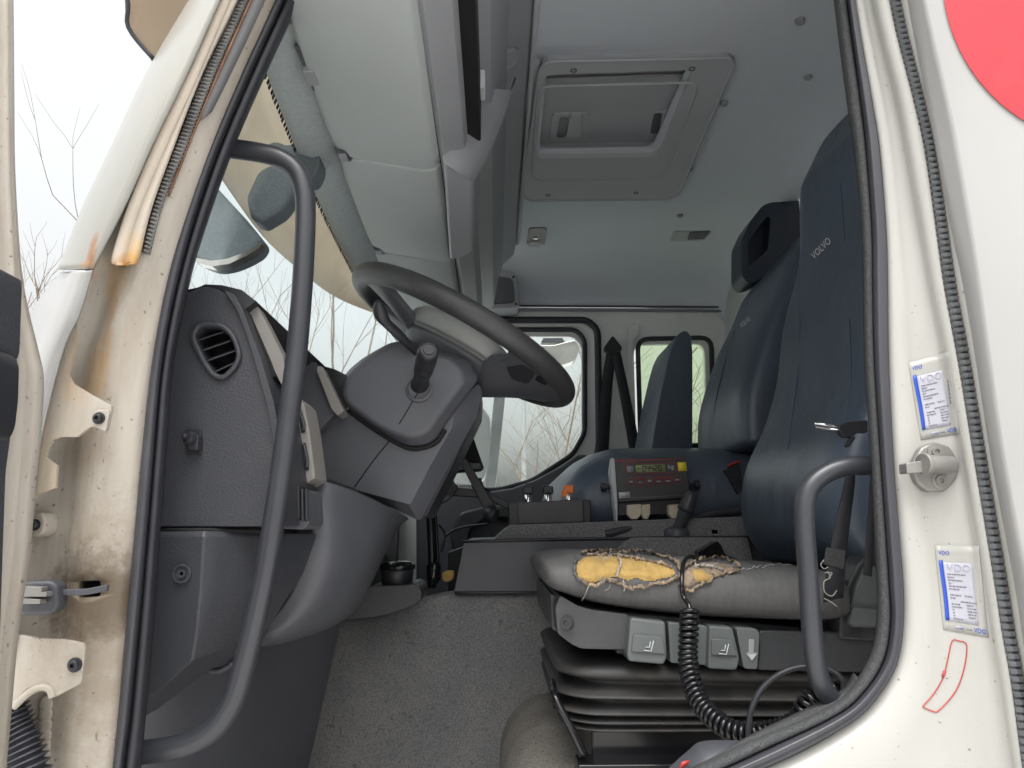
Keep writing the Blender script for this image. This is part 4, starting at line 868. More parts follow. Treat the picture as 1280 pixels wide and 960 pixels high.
prism('lever_pad', rounded([(890, 798), (916, 800), (922, 820), (889, 819)], 4), .2815, .01, 'lever_grey', L3, bevel=.002)
L4 = lever([(920, 784), (946, 786), (950, 792), (947, 837), (930, 836), (927, 822)], .292)
for o, cx, cy_ in ((L1, 811, 807), (L3, 905, 811)):
    tube('symbol', [P(cx - 6, cy_ + 6, .2805), P(cx + 3, cy_ + 7, .2805), P(cx + 6, cy_ - 6, .2805)], .0008, 'lever_mark', o, k=0, seg=6)
    tube('symbol', [P(cx - 4, cy_ + 2, .2805), P(cx + 1, cy_ + 2, .2805), P(cx + 2, cy_ - 5, .2805)], .0008, 'lever_mark', o, k=0, seg=6)
prism('slot', rounded([(936, 799), (943, 799), (942, 816), (948, 816), (940, 826), (932, 816), (936, 816)], 1.5), .2905, .006, 'grey_print', L4, bevel=.0006)
prism('arrow', [(934, 818), (946, 818), (940, 826)], .2895, .004, 'lever_mark', L4, bevel=.0004)
# bellows: rings of a rounded box, pulled in between the folds
def ring(x0, x1, y0, y1, z, rad, tilt, n=7):
    q = []
    for (cx, cy_, a0) in ((x1 - rad, y0 + rad, -90), (x1 - rad, y1 - rad, 0), (x0 + rad, y1 - rad, 90), (x0 + rad, y0 + rad, 180)):
        for i in range(n):
            a = R_(a0 + 90 * i / (n - 1)); x, y = cx + rad * math.cos(a), cy_ + rad * math.sin(a)
            q.append(T(x, y, z - tilt * (x - x0)))
    return q
zz = lambda y: P(900, y, .30).z - EZ
folds = [(826, .004, .09), (846, .0, .09), (852, .006, .08), (857, .030, .075), (862, .028, .07), (870, .008, .065), (874, .0, .06), (877, .002, .055), (880, .014, .05), (883, .030, .045), (887, .026, .04), (893, .008, .038), (896, .002, .035), (899, .004, .032), (901, .016, .028), (903, .028, .024), (905, .016, .02), (908, .006, .016), (911, .006, .012), (913, .018, .008), (915, .026, .004), (917, .014, .0), (920, .008, 0), (923, .014, 0), (926, .045, 0), (938, .05, 0)]
rows = [ring(.085 + i_ * 1.2, .80, .315 + i_, .80 - i_, zz(y), .07, t * .25) for y, i_, t in folds]
vs, fs = grid(rows, closeu=True, caps=True); mk('bellows', vs, fs, 'bellows', ds, bevel=0, sub=1)
box('base_frame', T(.14, .345, -.352), T(.85, .78, zz(922)), 'gloss_black', ds, bevel=.004)
for y in (.30, .74):
    box('slide_rail', T(.115, y, -.353), T(.85, y + .05, -.322), 'gloss_black', ds, bevel=.003)
tube('slide_lever', [T(.125, .315, -.315), T(.108, .318, -.28), T(.092, .325, -.252), T(.085, .34, -.235), T(.088, .40, -.232)], lambda t: .0065 - .002 * t, 'gloss_black', ds, k=5, seg=10)
# back hinge cover with grey lever
hc = prism('hinge_cover', rounded([(1050, 800), (1050, 765), (1058, 735), (1072, 705), (1100, 680), (1130, 680), (1130, 805)], 6), .30, .05, 'seat_plastic', ds, bevel=.005, seg=3)
prism('recline_lever', rounded([(1062, 780), (1063, 762), (1070, 735), (1082, 708), (1130, 708), (1130, 786), (1066, 784)], 4), .292, .02, 'lever_grey', hc, bevel=.003, seg=3)
prism('lever_foot', rounded([(1062, 781), (1067, 759), (1120, 764), (1120, 785)], 3), .286, .01, 'lever_grey', hc, bevel=.003)
Quad([(1060, 787), (1079, 789), (1079, 799), (1060, 797)], .2985).text('lettering', 'ISRI', 0, 0, 1, 1, .0015, 'seat_plastic', hc)

# seat belt of the driver
sbd = thing('seat_belt', 'black driver seat belt with steel tongue beside the hooped rail', 'seat belt', P(1045, 740, .26))
def strap(name, px, Y, w, parent, m='strap'):
    pts = cat([P(x, y, yy) for x, y, yy in px], 6); ws = w if isinstance(w, (list, tuple)) else (w, w); rows = []
    for i, p in enumerate(pts):
        t = i / (len(pts) - 1); hw = ws[0] + (ws[1] - ws[0]) * t; a = pts[max(i - 1, 0)]; b = pts[min(i + 1, len(pts) - 1)]; d = (b - a).normalized(); s_ = d.cross(Vector((0, 1, 0))).normalized()
        rows.append([p - s_ * hw, p, p + s_ * hw])
    vs, fs = grid(rows); return mk(name, vs, fs, m, parent, solid=.0016)
strap('webbing', [(1064, 585, .26), (1062, 605, .26), (1056, 640, .25), (1048, 690, .24), (1043, 735, .24), (1042, 750, .25)], .26, (.006, .015), sbd)
strap('webbing', [(1096, 540, .25), (1090, 640, .25), (1084, 720, .25)], .26, (.006, .006), sbd)
prism('stitching', [(1034, 684), (1058, 688), (1056, 712), (1031, 706)], .237, .006, 'fuzzy_trim', sbd, bevel=.002)
tube('tongue', rail([(1017, 529), (1050, 533), (1050, 538), (1020, 534)], .20), .0016, 'chrome', sbd, k=0, seg=8, closed=True)
prism('tongue_grip', rounded([(1047, 533), (1060, 527), (1085, 525), (1085, 541), (1072, 540), (1066, 547), (1054, 546)], 3), .195, .012, 'black_plastic', sbd, bevel=.002)
prism('tongue_grip_edge', rounded([(1066, 545), (1070, 547), (1062, 559), (1058, 557)], 1.5), .192, .01, 'black_plastic', sbd, bevel=.001)
for i, q in enumerate((((1030, 700), (1026, 706), (1030, 711), (1035, 709)), ((1034, 714), (1038, 722), (1030, 727), (1031, 740), (1040, 745), (1046, 738)), ((1031, 716), (1040, 716), (1036, 722)), ((1030, 748), (1038, 752), (1046, 758)))):
    tube('frayed_thread', rail(q, .228), .0008, 'thread', sbd, k=4, seg=5)

# ---- middle seat with headrest, outer passenger seat, bench cushion
ms = thing('middle_seat', 'navy vinyl middle seat backrest with open headrest frame', 'seat', T(.65, 1.2, .1))
sil2 = []
for x, y in ((864, 575), (862, 550), (864, 520), (872, 490), (886, 450), (903, 415), (914, 388), (920, 372), (925, 358), (929, 346)):
    p = P(x, y, 1.43); sil2.append((p.x, p.z - EZ))
mb = backrest('backrest', sil2, .98, 1.44, .16, 'navy_vinyl', ms, wing=.015)
B2 = bvh_of([mb])
Quad([(925, 405), (937, 396), (939, 401), (927, 411)], 1.2, B2).text('lettering', 'VOLVO', 0, 0, 1, 1, .002, 'cover_print', mb)
seam([(918, 415), (905, 460), (894, 510), (892, 565)], B2, .0004, .0016, 'navy_dark', mb)
hr = [(927, 300), (936, 280), (952, 258), (962, 253), (1012, 250), (1012, 322), (975, 336), (945, 352), (934, 354), (927, 344)]
ho = prism_hole('headrest', rounded(hr, 5), [rounded([(934, 303), (958, 271), (963, 272), (960, 312), (936, 334)], 4)], 1.30, .10, 'navy_dark', ms, bevel=.007, seg=3)
prism('headrest_back', rounded([(932, 302), (957, 270), (972, 270), (965, 318), (934, 336)], 4), 1.36, .02, 'navy_dark', ms, bevel=.004)
ps_ = thing('outer_seat', 'slim navy vinyl outer passenger seat backrest before the quarter window', 'seat', T(.6, 1.68, .1))
prism('backrest', rounded([(812, 575), (816, 545), (824, 500), (834, 455), (841, 430), (848, 417), (857, 412), (864, 419), (866, 440), (866, 575)], 6), 1.62, .32, 'navy_vinyl', ps_, bevel=.035, seg=5)
bc = thing('bench_cushion', 'rounded navy vinyl passenger bench cushion behind the weighing display', 'seat cushion', T(.45, 1.5, .0))
rows = []
for i in range(15):
    t = i / 14; X = .135 + .62 * t; e = (1 - (1 - min(1, t / .35)) ** 2) ** .5
    zt = .02 + .205 * max(e, .05); zb = .02 - .08 * max(e, .05); q = []
    for j in range(32):
        a = 2 * math.pi * j / 32; q.append(T(X, 1.52 + sup(math.cos(a), .55) * .49 * (.9 + .1 * e), (zt + zb) / 2 + sup(math.sin(a), .7) * (zt - zb) / 2))
    rows.append(q)
vs, fs = grid(rows, closeu=True, caps=True); mk('cover', vs, fs, 'navy_vinyl', bc)
prism('red_buckle', [(911, 581), (924, 575), (925, 577), (912, 583)], 1.02, .02, 'red_film', bc, bevel=.001)
prism('buckle_strap', [(906, 588), (924, 577), (930, 610), (922, 618)], 1.025, .015, 'strap', bc, bevel=.001)
# buckle of the driver belt
bk = thing('belt_buckle', 'black seat belt buckle lying behind the torn cushion', 'buckle', P(890, 695, .80))
prism('housing', rounded([(871, 690), (896, 676), (901, 680), (908, 695), (893, 703), (881, 702)], 3), .80, .03, 'gloss_black', bk, bevel=.003)
prism('stem', [(888, 696), (905, 692), (930, 702), (925, 708), (890, 704)], .81, .012, 'black_plastic', bk, bevel=.002)
# belt of the passenger on the far pillar
sbp = thing('passenger_seat_belt', 'black passenger seat belt hanging in an inverted V on the far pillar', 'seat belt', P(768, 560, 2.05))
strap('webbing', [(766, 432, 2.05), (760, 470, 2.05), (756, 520, 2.04), (752, 580, 2.03)], 0, (.02, .024), sbp)
strap('webbing', [(768, 432, 2.048), (776, 470, 2.048), (785, 515, 2.04), (795, 570, 2.03)], 0, (.018, .022), sbp)
prism('anchor_cover', rounded([(755, 434), (766, 419), (778, 434), (776, 440), (757, 440)], 3), 2.03, .03, 'black_plastic', sbp, bevel=.006, seg=3)
# ================================================================== things on the tunnel
# weighing display
wi = thing('weighing_display', 'dark weighing display box with red trim reading 04420', 'display', P(815, 655, 1.0))
face = [(767, 573), (857, 571), (863, 622), (773, 628)]; IY = .98
prism('case', rounded(face, 1.5), IY, .06, 'seat_plastic', wi, bevel=.002)
Q = Quad(face, IY)
def fr2(name, u0, v0, u1, v1, wd, m, par, off=.0012, rad=.25):
    hh = (v1 - v0) * rad * .6; hu = (u1 - u0) * rad * .5
    c = [(u0 + hu, v0), (u1 - hu, v0), (u1, v0 + hh), (u1, v1 - hh), (u1 - hu, v1), (u0 + hu, v1), (u0, v1 - hh), (u0, v0 + hh)]
    tube(name, [Q.at(u, v, off) for u, v in c], wd, m, par, k=0, seg=5, closed=True)
Q.sheet('red_rule', .02, .935, .10, .95, .001, 'red_film', wi, 1, 1); Q.sheet('red_rule', .33, .935, .97, .95, .001, 'red_film', wi, 1, 1)
Q.text('lettering', 'BOTEK', .11, .90, .31, .965, .001, 'red_film', wi)
fr2('display_frame', .14, .63, .85, .86, .0006, 'red_film', wi, rad=.12)
Q.sheet('lcd', .29, .655, .70, .835, .0008, 'lcd', wi, 2, 2)
def seg7(ch, u, v, w_, h, par):
    on = {'0': 'abcdef', '4': 'bcfg', '2': 'abged', '-': 'g'}[ch]; L = {'a': (0, 1, 1, 1), 'b': (1, .5, 1, 1), 'c': (1, 0, 1, .5), 'd': (0, 0, 1, 0), 'e': (0, 0, 0, .5), 'f': (0, .5, 0, 1), 'g': (0, .5, 1, .5)}
    parts = [tube_vf([Q.at(u + L[s][0] * w_, v + L[s][1] * h, .0016), Q.at(u + L[s][2] * w_, v + L[s][3] * h, .0016)], .0010, 5) for s in on]
    vs, fs = join(parts); mk('digit', vs, fs, 'deep_black', par)
for ch, u in zip('-04420', (.32, .385, .44, .495, .55, .605)): seg7(ch, u, .685, .035, .12, wi)
Q.text('lettering', 'kg', .74, .69, .82, .82, .0014, 'white_label', wi)
Q.sheet('tag_panel', .165, .67, .26, .82, .001, 'grey_print', wi, 1, 1)
Q.sheet('yellow_tag', .875, .655, .995, .87, .0018, 'yellow_tag', wi, 2, 2)
for i in range(6):
    u = .155 + i * .128; fr2('key_frame', u, .36, u + .105, .54, .0006, 'red_film', wi)
    if i in (0, 2, 5): Q.sheet('key_print', u + .025, .43, u + .08, .475, .001, 'label_paper', wi, 1, 1)
    else:
        Q.sheet('key_print', u + .015, .49, u + .09, .515, .001, 'red_ink', wi, 1, 1); Q.sheet('key_print', u + .02, .41, u + .085, .45, .001, 'grey_print', wi, 1, 1)
Q.sheet('white_sticker', .015, .09, .17, .225, .0012, 'white_label', wi, 2, 2); Q.sheet('sticker_print', .05, .12, .14, .15, .002, 'grey_print', wi, 1, 1)
Q.sheet('red_rule', .17, .075, .92, .083, .001, 'grey_print', wi, 1, 1)
prism('lower_case', [(773, 628), (863, 622), (860, 642), (772, 645)], IY + .012, .05, 'black_plastic', wi, bevel=.002)
prism('bracket', [(765.5, 572), (768, 574), (772, 628), (772, 651), (786, 653), (786, 656), (771, 656), (768, 630), (763, 590)], IY - .002, .04, 'white_label', wi, bevel=.0008)
for x0, dx in ((784, 18), (801, 12), (836, 17)):
    prism('connector_plug', [(x0, 631), (x0 + dx, 630), (x0 + dx, 643), (x0 + dx * .7, 649), (x0 + dx * .3, 649), (x0, 643)], IY - (.008 if x0 != 801 else -.002), .03, 'ivory_plug', wi, bevel=.002)
    tube('plug_lead', rail([(x0 + dx * .5, 648), (x0 + dx * .5 + 1, 658)], IY + .008), .006, 'smooth_plastic', wi, k=0, seg=8)
for x, y in ((757, 609), (868, 606)): lathe('clamp_knob', P(x, y, IY + .03), Vector((-1 if x < 800 else 1, 0, 0)), [(-.012, .005), (-.002, .005), (0, .011), (.010, .011), (.012, .008), (.012, .001)], 'black_plastic', wi)
# control box with three switches
cb = thing('control_box', 'black control box with two dark knobs and an orange switch', 'control box', P(688, 657, 1.0))
prism('case', rounded([(645, 628), (731, 624), (733, 653), (647, 656)], 2), 1.0, .10, 'seat_plastic', cb, bevel=.003)
for q in ([(636, 630), (647, 628), (648, 657), (637, 658)], [(728, 625), (738, 625), (739, 654), (730, 655)]): prism('end_cap', rounded(q, 2), .995, .11, 'black_plastic', cb, bevel=.003)
prism('base_rail', [(636, 656), (739, 653), (739, 655.5), (636, 659)], .993, .11, 'steel', cb, bevel=.0006)
for x, y, m in ((660, 627, 'black_plastic'), (685, 627, 'gloss_black'), (711, 626, 'orange_plastic')):
    a = P(x, y, 1.03); lathe('switch_collar', a, Vector((0, 0, 1)), [(-.004, .009), (.016, .009), (.018, .007), (.018, .001)], 'chrome', cb)
    top = a + Vector((0, 0, .018)); box('knob', top + Vector((-.013, -.008, 0)), top + Vector((.013, .008, .020)), m, cb, bevel=.004)
box('knob_stem', P(660, 612, 1.03) + Vector((-.006, -.006, -.01)), P(660, 604, 1.03) + Vector((.007, .006, 0)), 'black_plastic', cb, bevel=.002)
box('knob_flag', P(706, 622, 1.03) + Vector((-.008, -.008, 0)), P(706, 614, 1.03) + Vector((.006, .004, .002)), 'orange_plastic', cb, bevel=.003)
# rubber-capped lever and its hose
gl = thing('parking_lever', 'dark knobbed lever on a round base beside the weighing display', 'lever', P(846, 668, .93))
lathe('base', P(846, 672, .93), Vector((0, 0, 1)), [(0, .03), (.012, .03), (.02, .026), (.026, .012)], 'smooth_plastic', gl, sharp=30)
ka = P(848, 662, .92); kb = P(866, 614, .90); d_ = kb - ka; L_ = d_.length
lathe('knob', ka, d_, [(0, .012), (L_ * .3, .015), (L_ * .48, .0165), (L_ * .5, .020), (L_ * .54, .021), (L_ * .58, .018), (L_ * .8, .0165), (L_ * .93, .013), (L_ * .99, .007), (L_, .001)], 'seat_plastic', gl)
tube('hose', rail([(757, 668, .93), (790, 660, .94), (830, 655, .96), (870, 648, .99), (900, 640, 1.0), (945, 636, 1.0)]), .010, 'rubber', gl, k=8, seg=12)
box('small_clip', P(889, 668, .93) + Vector((0, 0, 0)), P(898, 661, .93) + Vector((0, .02, 0)), 'black_plastic', gl, bevel=.002)
# tablet on its arm
tb = thing('tablet_mount', 'black tablet computer on a folding arm behind the steering column', 'tablet mount', P(540, 740, .87))
prism('tablet', rounded([(566, 536), (588, 536), (605, 585), (601, 589), (556, 592)], 2), 1.12, .02, 'gloss_black', tb, bevel=.002)
prism('tablet_edge', [(558, 578), (600, 579), (602, 586), (557, 588)], 1.115, .006, 'smooth_plastic', tb, bevel=.001)
prism('arm', [(573, 574), (583, 573), (624, 640), (612, 650)], 1.06, .02, 'black_plastic', tb, bevel=.003)
prism('arm', [(595, 600), (601, 596), (606, 612), (640, 630), (640, 640), (612, 625)], 1.09, .02, 'black_plastic', tb, bevel=.003)
prism('tray', [(545, 598), (560, 590), (570, 606), (592, 606), (602, 622), (545, 618)], 1.07, .03, 'black_plastic', tb, bevel=.003)
sk = prism('tray_sticker', [(571, 604), (588, 606), (591, 611), (573, 610)], 1.066, .003, 'white_label', tb, bevel=0)
for i in range(5): prism('sticker_print', [(574 + i * 2.8, 606.4), (576 + i * 2.8, 606.6), (576.4 + i * 2.8, 608.6), (574.4 + i * 2.8, 608.4)], 1.0645, .001, 'label_ink', sk, bevel=0)
tube('pole', rail([(540, 735), (540, 690), (538, 650), (536, 620), (548, 606)], .98), .010, 'gloss_black', tb, k=5, seg=12)
tube('pole', rail([(549, 725), (547, 690), (544, 640)], .985), .004, 'gloss_black', tb, k=5, seg=8)
lathe('ball_clamp', P(614, 643, 1.04), Vector((.2, 0, 1)), [(-.02, .008), (-.012, .018), (0, .02), (.012, .018), (.02, .008)], 'black_plastic', tb)
lathe('ball_clamp', P(542, 713, .97), Vector((0, 0, 1)), [(-.03, .010), (-.02, .016), (.01, .017), (.02, .012)], 'gloss_black', tb)
tube('lead', rail([(548, 655, 1.0), (556, 668, 1.02), (552, 690, 1.0), (556, 672, 1.02), (575, 660, 1.05), (610, 655, 1.0)]), .003, 'black_plastic', tb, k=6, seg=6)
tube('lead', rail([(545, 625, 1.0), (555, 628, 1.0), (566, 618, 1.02), (572, 610, 1.05)]), .0025, 'black_plastic', tb, k=6, seg=6)
yl = prism('yellow_rag', rounded([(552, 716), (560, 713), (568, 714), (567, 724), (560, 728), (553, 726)], 3), .955, .03, 'foam', None, bevel=.004); tag(yl, 'small yellow cloth scrap wedged beside the tunnel cover', 'cloth')
# cup holder and lidded cup
ch = thing('cup_holder', 'dark plastic cup holder tray under the dashboard', 'cup holder', P(480, 770, .80))
prism('tray', rounded([(430, 776), (445, 745), (462, 733), (505, 731), (520, 729), (528, 740), (526, 752), (505, 762), (475, 771)], 5), .70, .14, 'black_plastic', ch, bevel=.006, seg=3)
prism('side_bracket', [(478, 648), (498, 650), (496, 702), (488, 705), (478, 690)], .86, .03, 'smooth_plastic', ch, bevel=.004)
cp = P(496, 737, .76)
cupo = thing('travel_cup', 'black lidded cup standing in the cup holder tray', 'cup', cp)
lathe('body', cp, Vector((0, 0, 1)), [(-.01, .028), (.03, .033), (.038, .0335), (.040, .032)], 'black_plastic', cupo, seg=32)
lathe('lid', cp + Vector((0, 0, .040)), Vector((0, 0, 1)), [(0, .034), (.002, .0365), (.008, .0365), (.013, .033), (.017, .024), (.018, .001)], 'gloss_black', cupo, seg=32)

# ================================================================== cables on the seat side
cc = thing('coiled_cable', 'black coiled lead hanging from the torn cushion to the door sill', 'cable', P(935, 917, .2))
lead = [onto(B_CU, 872, 704, .006, .33), onto(B_CU, 862, 704, .010, .33), onto(B_CU, 853, 712, .010, .33), onto(B_CU, 850, 730, .010, .33), P(854, 745, .275), P(861, 756, .265), P(862, 764, .26)]
tube('lead', lead, .0032, 'gloss_black', cc, k=6, seg=10)
axis_ = cat(rail([(862, 762, .26), (861, 790, .25), (860, 820, .245), (864, 850, .23), (876, 880, .21), (902, 906, .18), (932, 918, .16), (958, 916, .15), (982, 910, .14), (1001, 899, .13), (1007, 886, .12), (1016, 874, .115), (1032, 866, .11), (1046, 866, .11), (1050, 878, .11)]), 24)
hel = []; acc = 0; nrm = None
for i, p in enumerate(axis_):
    a = axis_[max(i - 1, 0)]; b = axis_[min(i + 1, len(axis_) - 1)]; t = (b - a).normalized(); nrm = (nrm or Vector((0, 1, 0))); nrm = (nrm - t * nrm.dot(t)).normalized(); bn = t.cross(nrm)
    if i:
        seg_l = (p - axis_[i - 1]).length; ns = max(2, int(seg_l / .0076 * 14))
        for s_ in range(ns):
            acc += seg_l / ns; q = axis_[i - 1].lerp(p, (s_ + 1) / ns); a_ = acc / .0076 * 2 * math.pi
            hel.append(q + (nrm * math.cos(a_) + bn * math.sin(a_)) * .0108)
vs, fs = tube_vf(hel, .0035, 7); mk('coil', vs, fs, 'gloss_black', cc)
tc = tube('loose_lead', rail([(935, 926, .12), (936, 905, .12), (941, 882, .12), (955, 858, .12), (980, 840, .115), (1010, 833, .11), (1038, 838, .105), (1053, 850, .10), (1054, 862, .10)]), .0034, 'black_plastic', None, k=8, seg=10); tag(tc, 'thin black lead looped in front of the hooped rail', 'cable')
# sill trim
st_ = thing('sill_trim', 'black plastic door sill trim with a red mark', 'sill trim', P(950, 950, .06))
loft('kick_strip', [rail([(1072, 845, .06), (1056, 868, .06), (1008, 893, .06), (940, 926, .06), (880, 962, .06), (790, 1005, .06)]), rail([(1080, 855, .04), (1062, 874, .04), (1012, 902, .04), (933, 934, .04), (872, 966, .04), (782, 1008, .04)])], 'fuzzy_trim', st_, k=6, solid=.006)
loft('step_well', [rail([(938, 926, .09), (880, 926, .10), (858, 940, .10), (828, 968, .10), (790, 1010, .10)]), rail([(950, 936, .08), (890, 940, .085), (870, 955, .085), (845, 985, .085), (800, 1020, .085)]), rail([(960, 950, .06), (900, 965, .06), (880, 975, .06), (860, 995, .06), (810, 1030, .06)])], 'smooth_plastic', st_, k=5, solid=.004)
prism('red_mark', [(852, 953), (862, 950), (859, 957), (848, 963)], .083, .002, 'red_ink', st_, bevel=0)
tube('lip_line', rail([(1058, 876), (1010, 905), (931, 940), (868, 970)], .034), .0025, 'gloss_black', st_, k=5, seg=6)

# ================================================================== on the rear pillar
def vdo(corners, lab, vcut):
    q = Quad(corners, 0, PIL)
    t_ = thing('inspection_label', lab, 'label', q.at(.5, 0, .001), 'workshop labels on the rear pillar')
    q.sheet('film', 0, 0, 1, 1, .0006, 'label_film', t_); q.sheet('paper', .14, .12, .80, .80, .0012, 'label_paper', t_)
    q.text('logo', 'VDO', .06, .885, .30, .93, .0012, 'label_blue', t_); q.text('logo', 'VDO', .68, .03, .95, .085, .0012, 'label_blue', t_)
    q.text('watermark', 'VDO', .20, .70, .74, .785, .0018, 'label_grey', t_)
    rows = [[q.at(.055 + .012 * math.sin(j / 12 * math.pi * 1.5) + i * .085, .12 + .70 * j / 12, .0020) for i in range(2)] for j in range(13)]
    vs, fs = grid(rows); mk('blue_bar', vs, fs, 'label_blue', t_, solid=.0003, soff=0, fix=False)
    rnd = random.Random(len(lab)); v = .66
    lines = [(.20, .60), (.20, .34), (.20, .52), (.21, .29), (.21, .60), (.21, .44), None, (.22, .46, .54, .72), (.22, .33), (.44, .80), (.23, .44, .56, .72), (.23, .46, .57, .77), (.24, .28, .57, .78), (.24, .28, .57, .78), (.25, .28, .58, .74), (.25, .44)]
    for L_ in lines:
        if L_:
            for a, b in zip(L_[::2], L_[1::2]):
                u = a
                while u < b - .01:
                    w_ = min(rnd.uniform(.03, .11), b - u); q.sheet('print_line', u, v, u + w_, v + .011, .0019, 'label_ink', t_, 1, 1, .0002); u += w_ + .014
        v -= .034
    q.sheet('print_box', .27, .03, .46, .075, .0012, 'label_grey', t_, 1, 1); q.sheet('print_line', .30, .047, .43, .058, .0018, 'label_ink', t_, 1, 1, .0002); q.sheet('print_line', .50, .045, .63, .055, .0012, 'label_ink', t_, 1, 1, .0002)
    for k in range(6): q.sheet('print_line', .885, .38 + k * .05, .905, .415 + k * .05, .0012, 'label_ink', t_, 1, 1, .0002)
vdo([(1135, 453), (1187, 439), (1200, 542), (1151, 550)], 'workshop label with blue bar just above the door striker', 1)
vdo([(1168, 681), (1224, 682), (1236, 797), (1179, 787)], 'workshop label with blue bar between striker and red-outlined sticker', 2)
rs = [(1190, 801), (1198, 801), (1207, 804), (1208, 815), (1205, 835), (1197, 859), (1186, 875), (1172, 889), (1166, 889), (1154, 884), (1155, 881), (1168, 866), (1179, 846), (1185, 822)]
rso = tube('outline_sticker', [onto(PIL, x, y, .0006) for x, y in rs], .0006, 'red_ink', None, k=3, seg=5, closed=True); tag(rso, 'curved sticker with thin red outline below the lower label', 'sticker')
tube('red_dot', [onto(PIL, 1178, 846, .001), onto(PIL, 1181, 838, .001)], .0014, 'red_ink', rso, k=0, seg=6)
# scuffs on the pillar
# striker
sk_ = thing('door_striker', 'grey steel octagonal door striker with pin on the rear pillar', 'door striker', P(1168, 612, -.01))
oct_ = [(1152, 559), (1169, 552), (1188, 558), (1201, 579), (1197, 599), (1182, 615), (1161, 615), (1147, 604), (1139, 583)]
oct3 = [onto(PIL, x, y, .001) for x, y in oct_]
ym = min(p.y for p in oct3)
prism_w('plate', [P(x, y, ym - .002) for x, y in rounded(oct_, 5)], Vector((0, .012, 0)), 'steel', sk_, bevel=.003, seg=3)
for x, y in ((1170, 565), (1175, 601)):
    lathe('screw', P(x, y, ym - .002), Vector((0, -1, 0)), [(0, .010), (.0012, .0095), (.0014, .006), (.003, .0055), (.003, .003), (.001, .0025)], 'steel', sk_)
cyl('pin', P(1156, 580, ym - .018), P(1190, 581, ym - .012), .0095, 'steel', sk_, bevel=.001)
cyl('pin_head', P(1153, 580, ym - .019), P(1158, 580, ym - .018), .0118, 'steel', sk_, bevel=.0015)
prism('wedge', rounded([(1133, 579), (1156, 575), (1160, 590), (1134, 592)], 2), ym - .018, .016, 'steel', sk_, bevel=.002)
# red disc on the side panel
cx, cy_, rr = 1392, -32, 214
dq = [P(cx + rr * math.cos(a), cy_ + rr * math.sin(a), -.0775) for a in [2 * math.pi * i / 96 for i in range(96)]]
dd = mk('red_disc', dq, [tuple(range(96))], 'red_film', None, solid=.0006, smooth=False); tag(dd, 'large red round film sign on the white cab side', 'sign')

# ================================================================== open driver door
od = thing('driver_door', 'open white driver door edge with dark inner trim', 'door', P(10, 960, -.2))
de = [(14, -120), (17, 0), (18, 110), (19, 206), (24, 300), (29, 350), (37, 392), (50, 445), (55, 475), (52, 540), (46, 600), (37, 700), (23, 795), (8, 960), (-10, 1100)]
dm = [(8, -120), (11, 0), (12, 110), (13, 206), (17, 300), (20, 350), (25, 392), (32, 445), (34, 475), (30, 540), (25, 600), (17, 700), (5, 795), (-8, 960), (-26, 1100)]
dl = [(-10, -120), (-6, 0), (-5, 110), (-4, 206), (0, 300), (5, 350), (18, 392), (20, 445), (18, 475), (10, 540), (2, 600), (-8, 700), (-18, 795), (-30, 960), (-45, 1100)]
def back(r, dx, dy): return [p + Vector((dx, dy, 0)) for p in r]
r0, r1, r2 = rail(de, -.17), rail(dm, -.185), rail(dl, -.20)
loft('edge', [back(r0, -.05, .02), back(r0, -.01, .004), r0, rail(mp(de, dm, .5), -.178), r1, back(r1, .001, -.004), rail(mp(dm, dl, .3), -.19), r2, back(r2, .0, -.02), back(r2, -.01, -.3)], 'old_paint', od, k=6, solid=.003)
prism('inner_trim', rounded([(-120, 346), (27, 349), (28, 360), (25, 440), (22, 450), (-120, 452)], 4), -.225, -.30, 'dash_plastic', od, bevel=.006, seg=3)
prism('inner_trim', rounded([(-120, 440), (20, 442), (23, 455), (20, 500), (8, 590), (4, 700), (-6, 1000), (-120, 1000)], 6), -.215, -.30, 'dash_plastic', od, bevel=.006, seg=3)
gpx = [(-60, 438), (6, 441), (19, 446), (25, 458), (24, 500), (20, 535), (13, 550), (-60, 560)]
prism('pull_grip', rounded(gpx, 8), -.235, -.1, 'black_plastic', od, bevel=.012, seg=4)

# ================================================================== outside: sun visor, mirrors, trees, mast
vz = thing('sun_visor', 'smoked brown exterior sun visor above the windscreen', 'sun visor', T(-.42, 1.06, .58))
lo_ = [P(192, 74, .06), P(232, 150, .18), P(277, 221, .34), P(330, 295, .56), P(375, 337, .76), P(420, 371, 1.0), P(470, 392, 1.3)]
lo_ += [P(512, 404, 1.7), P(540, 418, 2.1)]
up_ = [P(158, -6, .03)] + [Vector((p.x + .02 + .05 * i / 8, p.y + .0, p.z + .18 - .01 * i)) for i, p in enumerate(lo_)][1:]
mid_ = [a.lerp(b, .5) + Vector((-.015, 0, 0)) for a, b in zip(lo_, up_)]
top_ = [p + Vector((.02, 0, .10)) for p in up_]; top_[0] = P(120, -90, .01)
loft('shade', [lo_, mid_, up_, top_], 'smoked_visor', vz, k=5, solid=.003)
tube('edge_trim', [top_[0], up_[0], mid_[0], lo_[0]], .0028, 'rubber_lip', vz, k=5, seg=8)
mi = thing('front_mirror', 'dusty grey front mirror hanging outside the windscreen corner', 'mirror', P(310, 270, .34))
prism('housing', rounded([(232, 226), (262, 224), (284, 248), (308, 274), (329, 300), (322, 312), (305, 322), (285, 330), (265, 333), (246, 326), (228, 310)], 10, 5), .33, .05, 'mirror_shell', mi, bevel=.012, seg=4)
prism('face_rim', rounded([(228, 312), (244, 322), (264, 326), (285, 323), (306, 315), (328, 302), (326, 308), (308, 320), (286, 330), (265, 333), (246, 328)], 2), .322, .02, 'mirror_face', mi, bevel=.002)
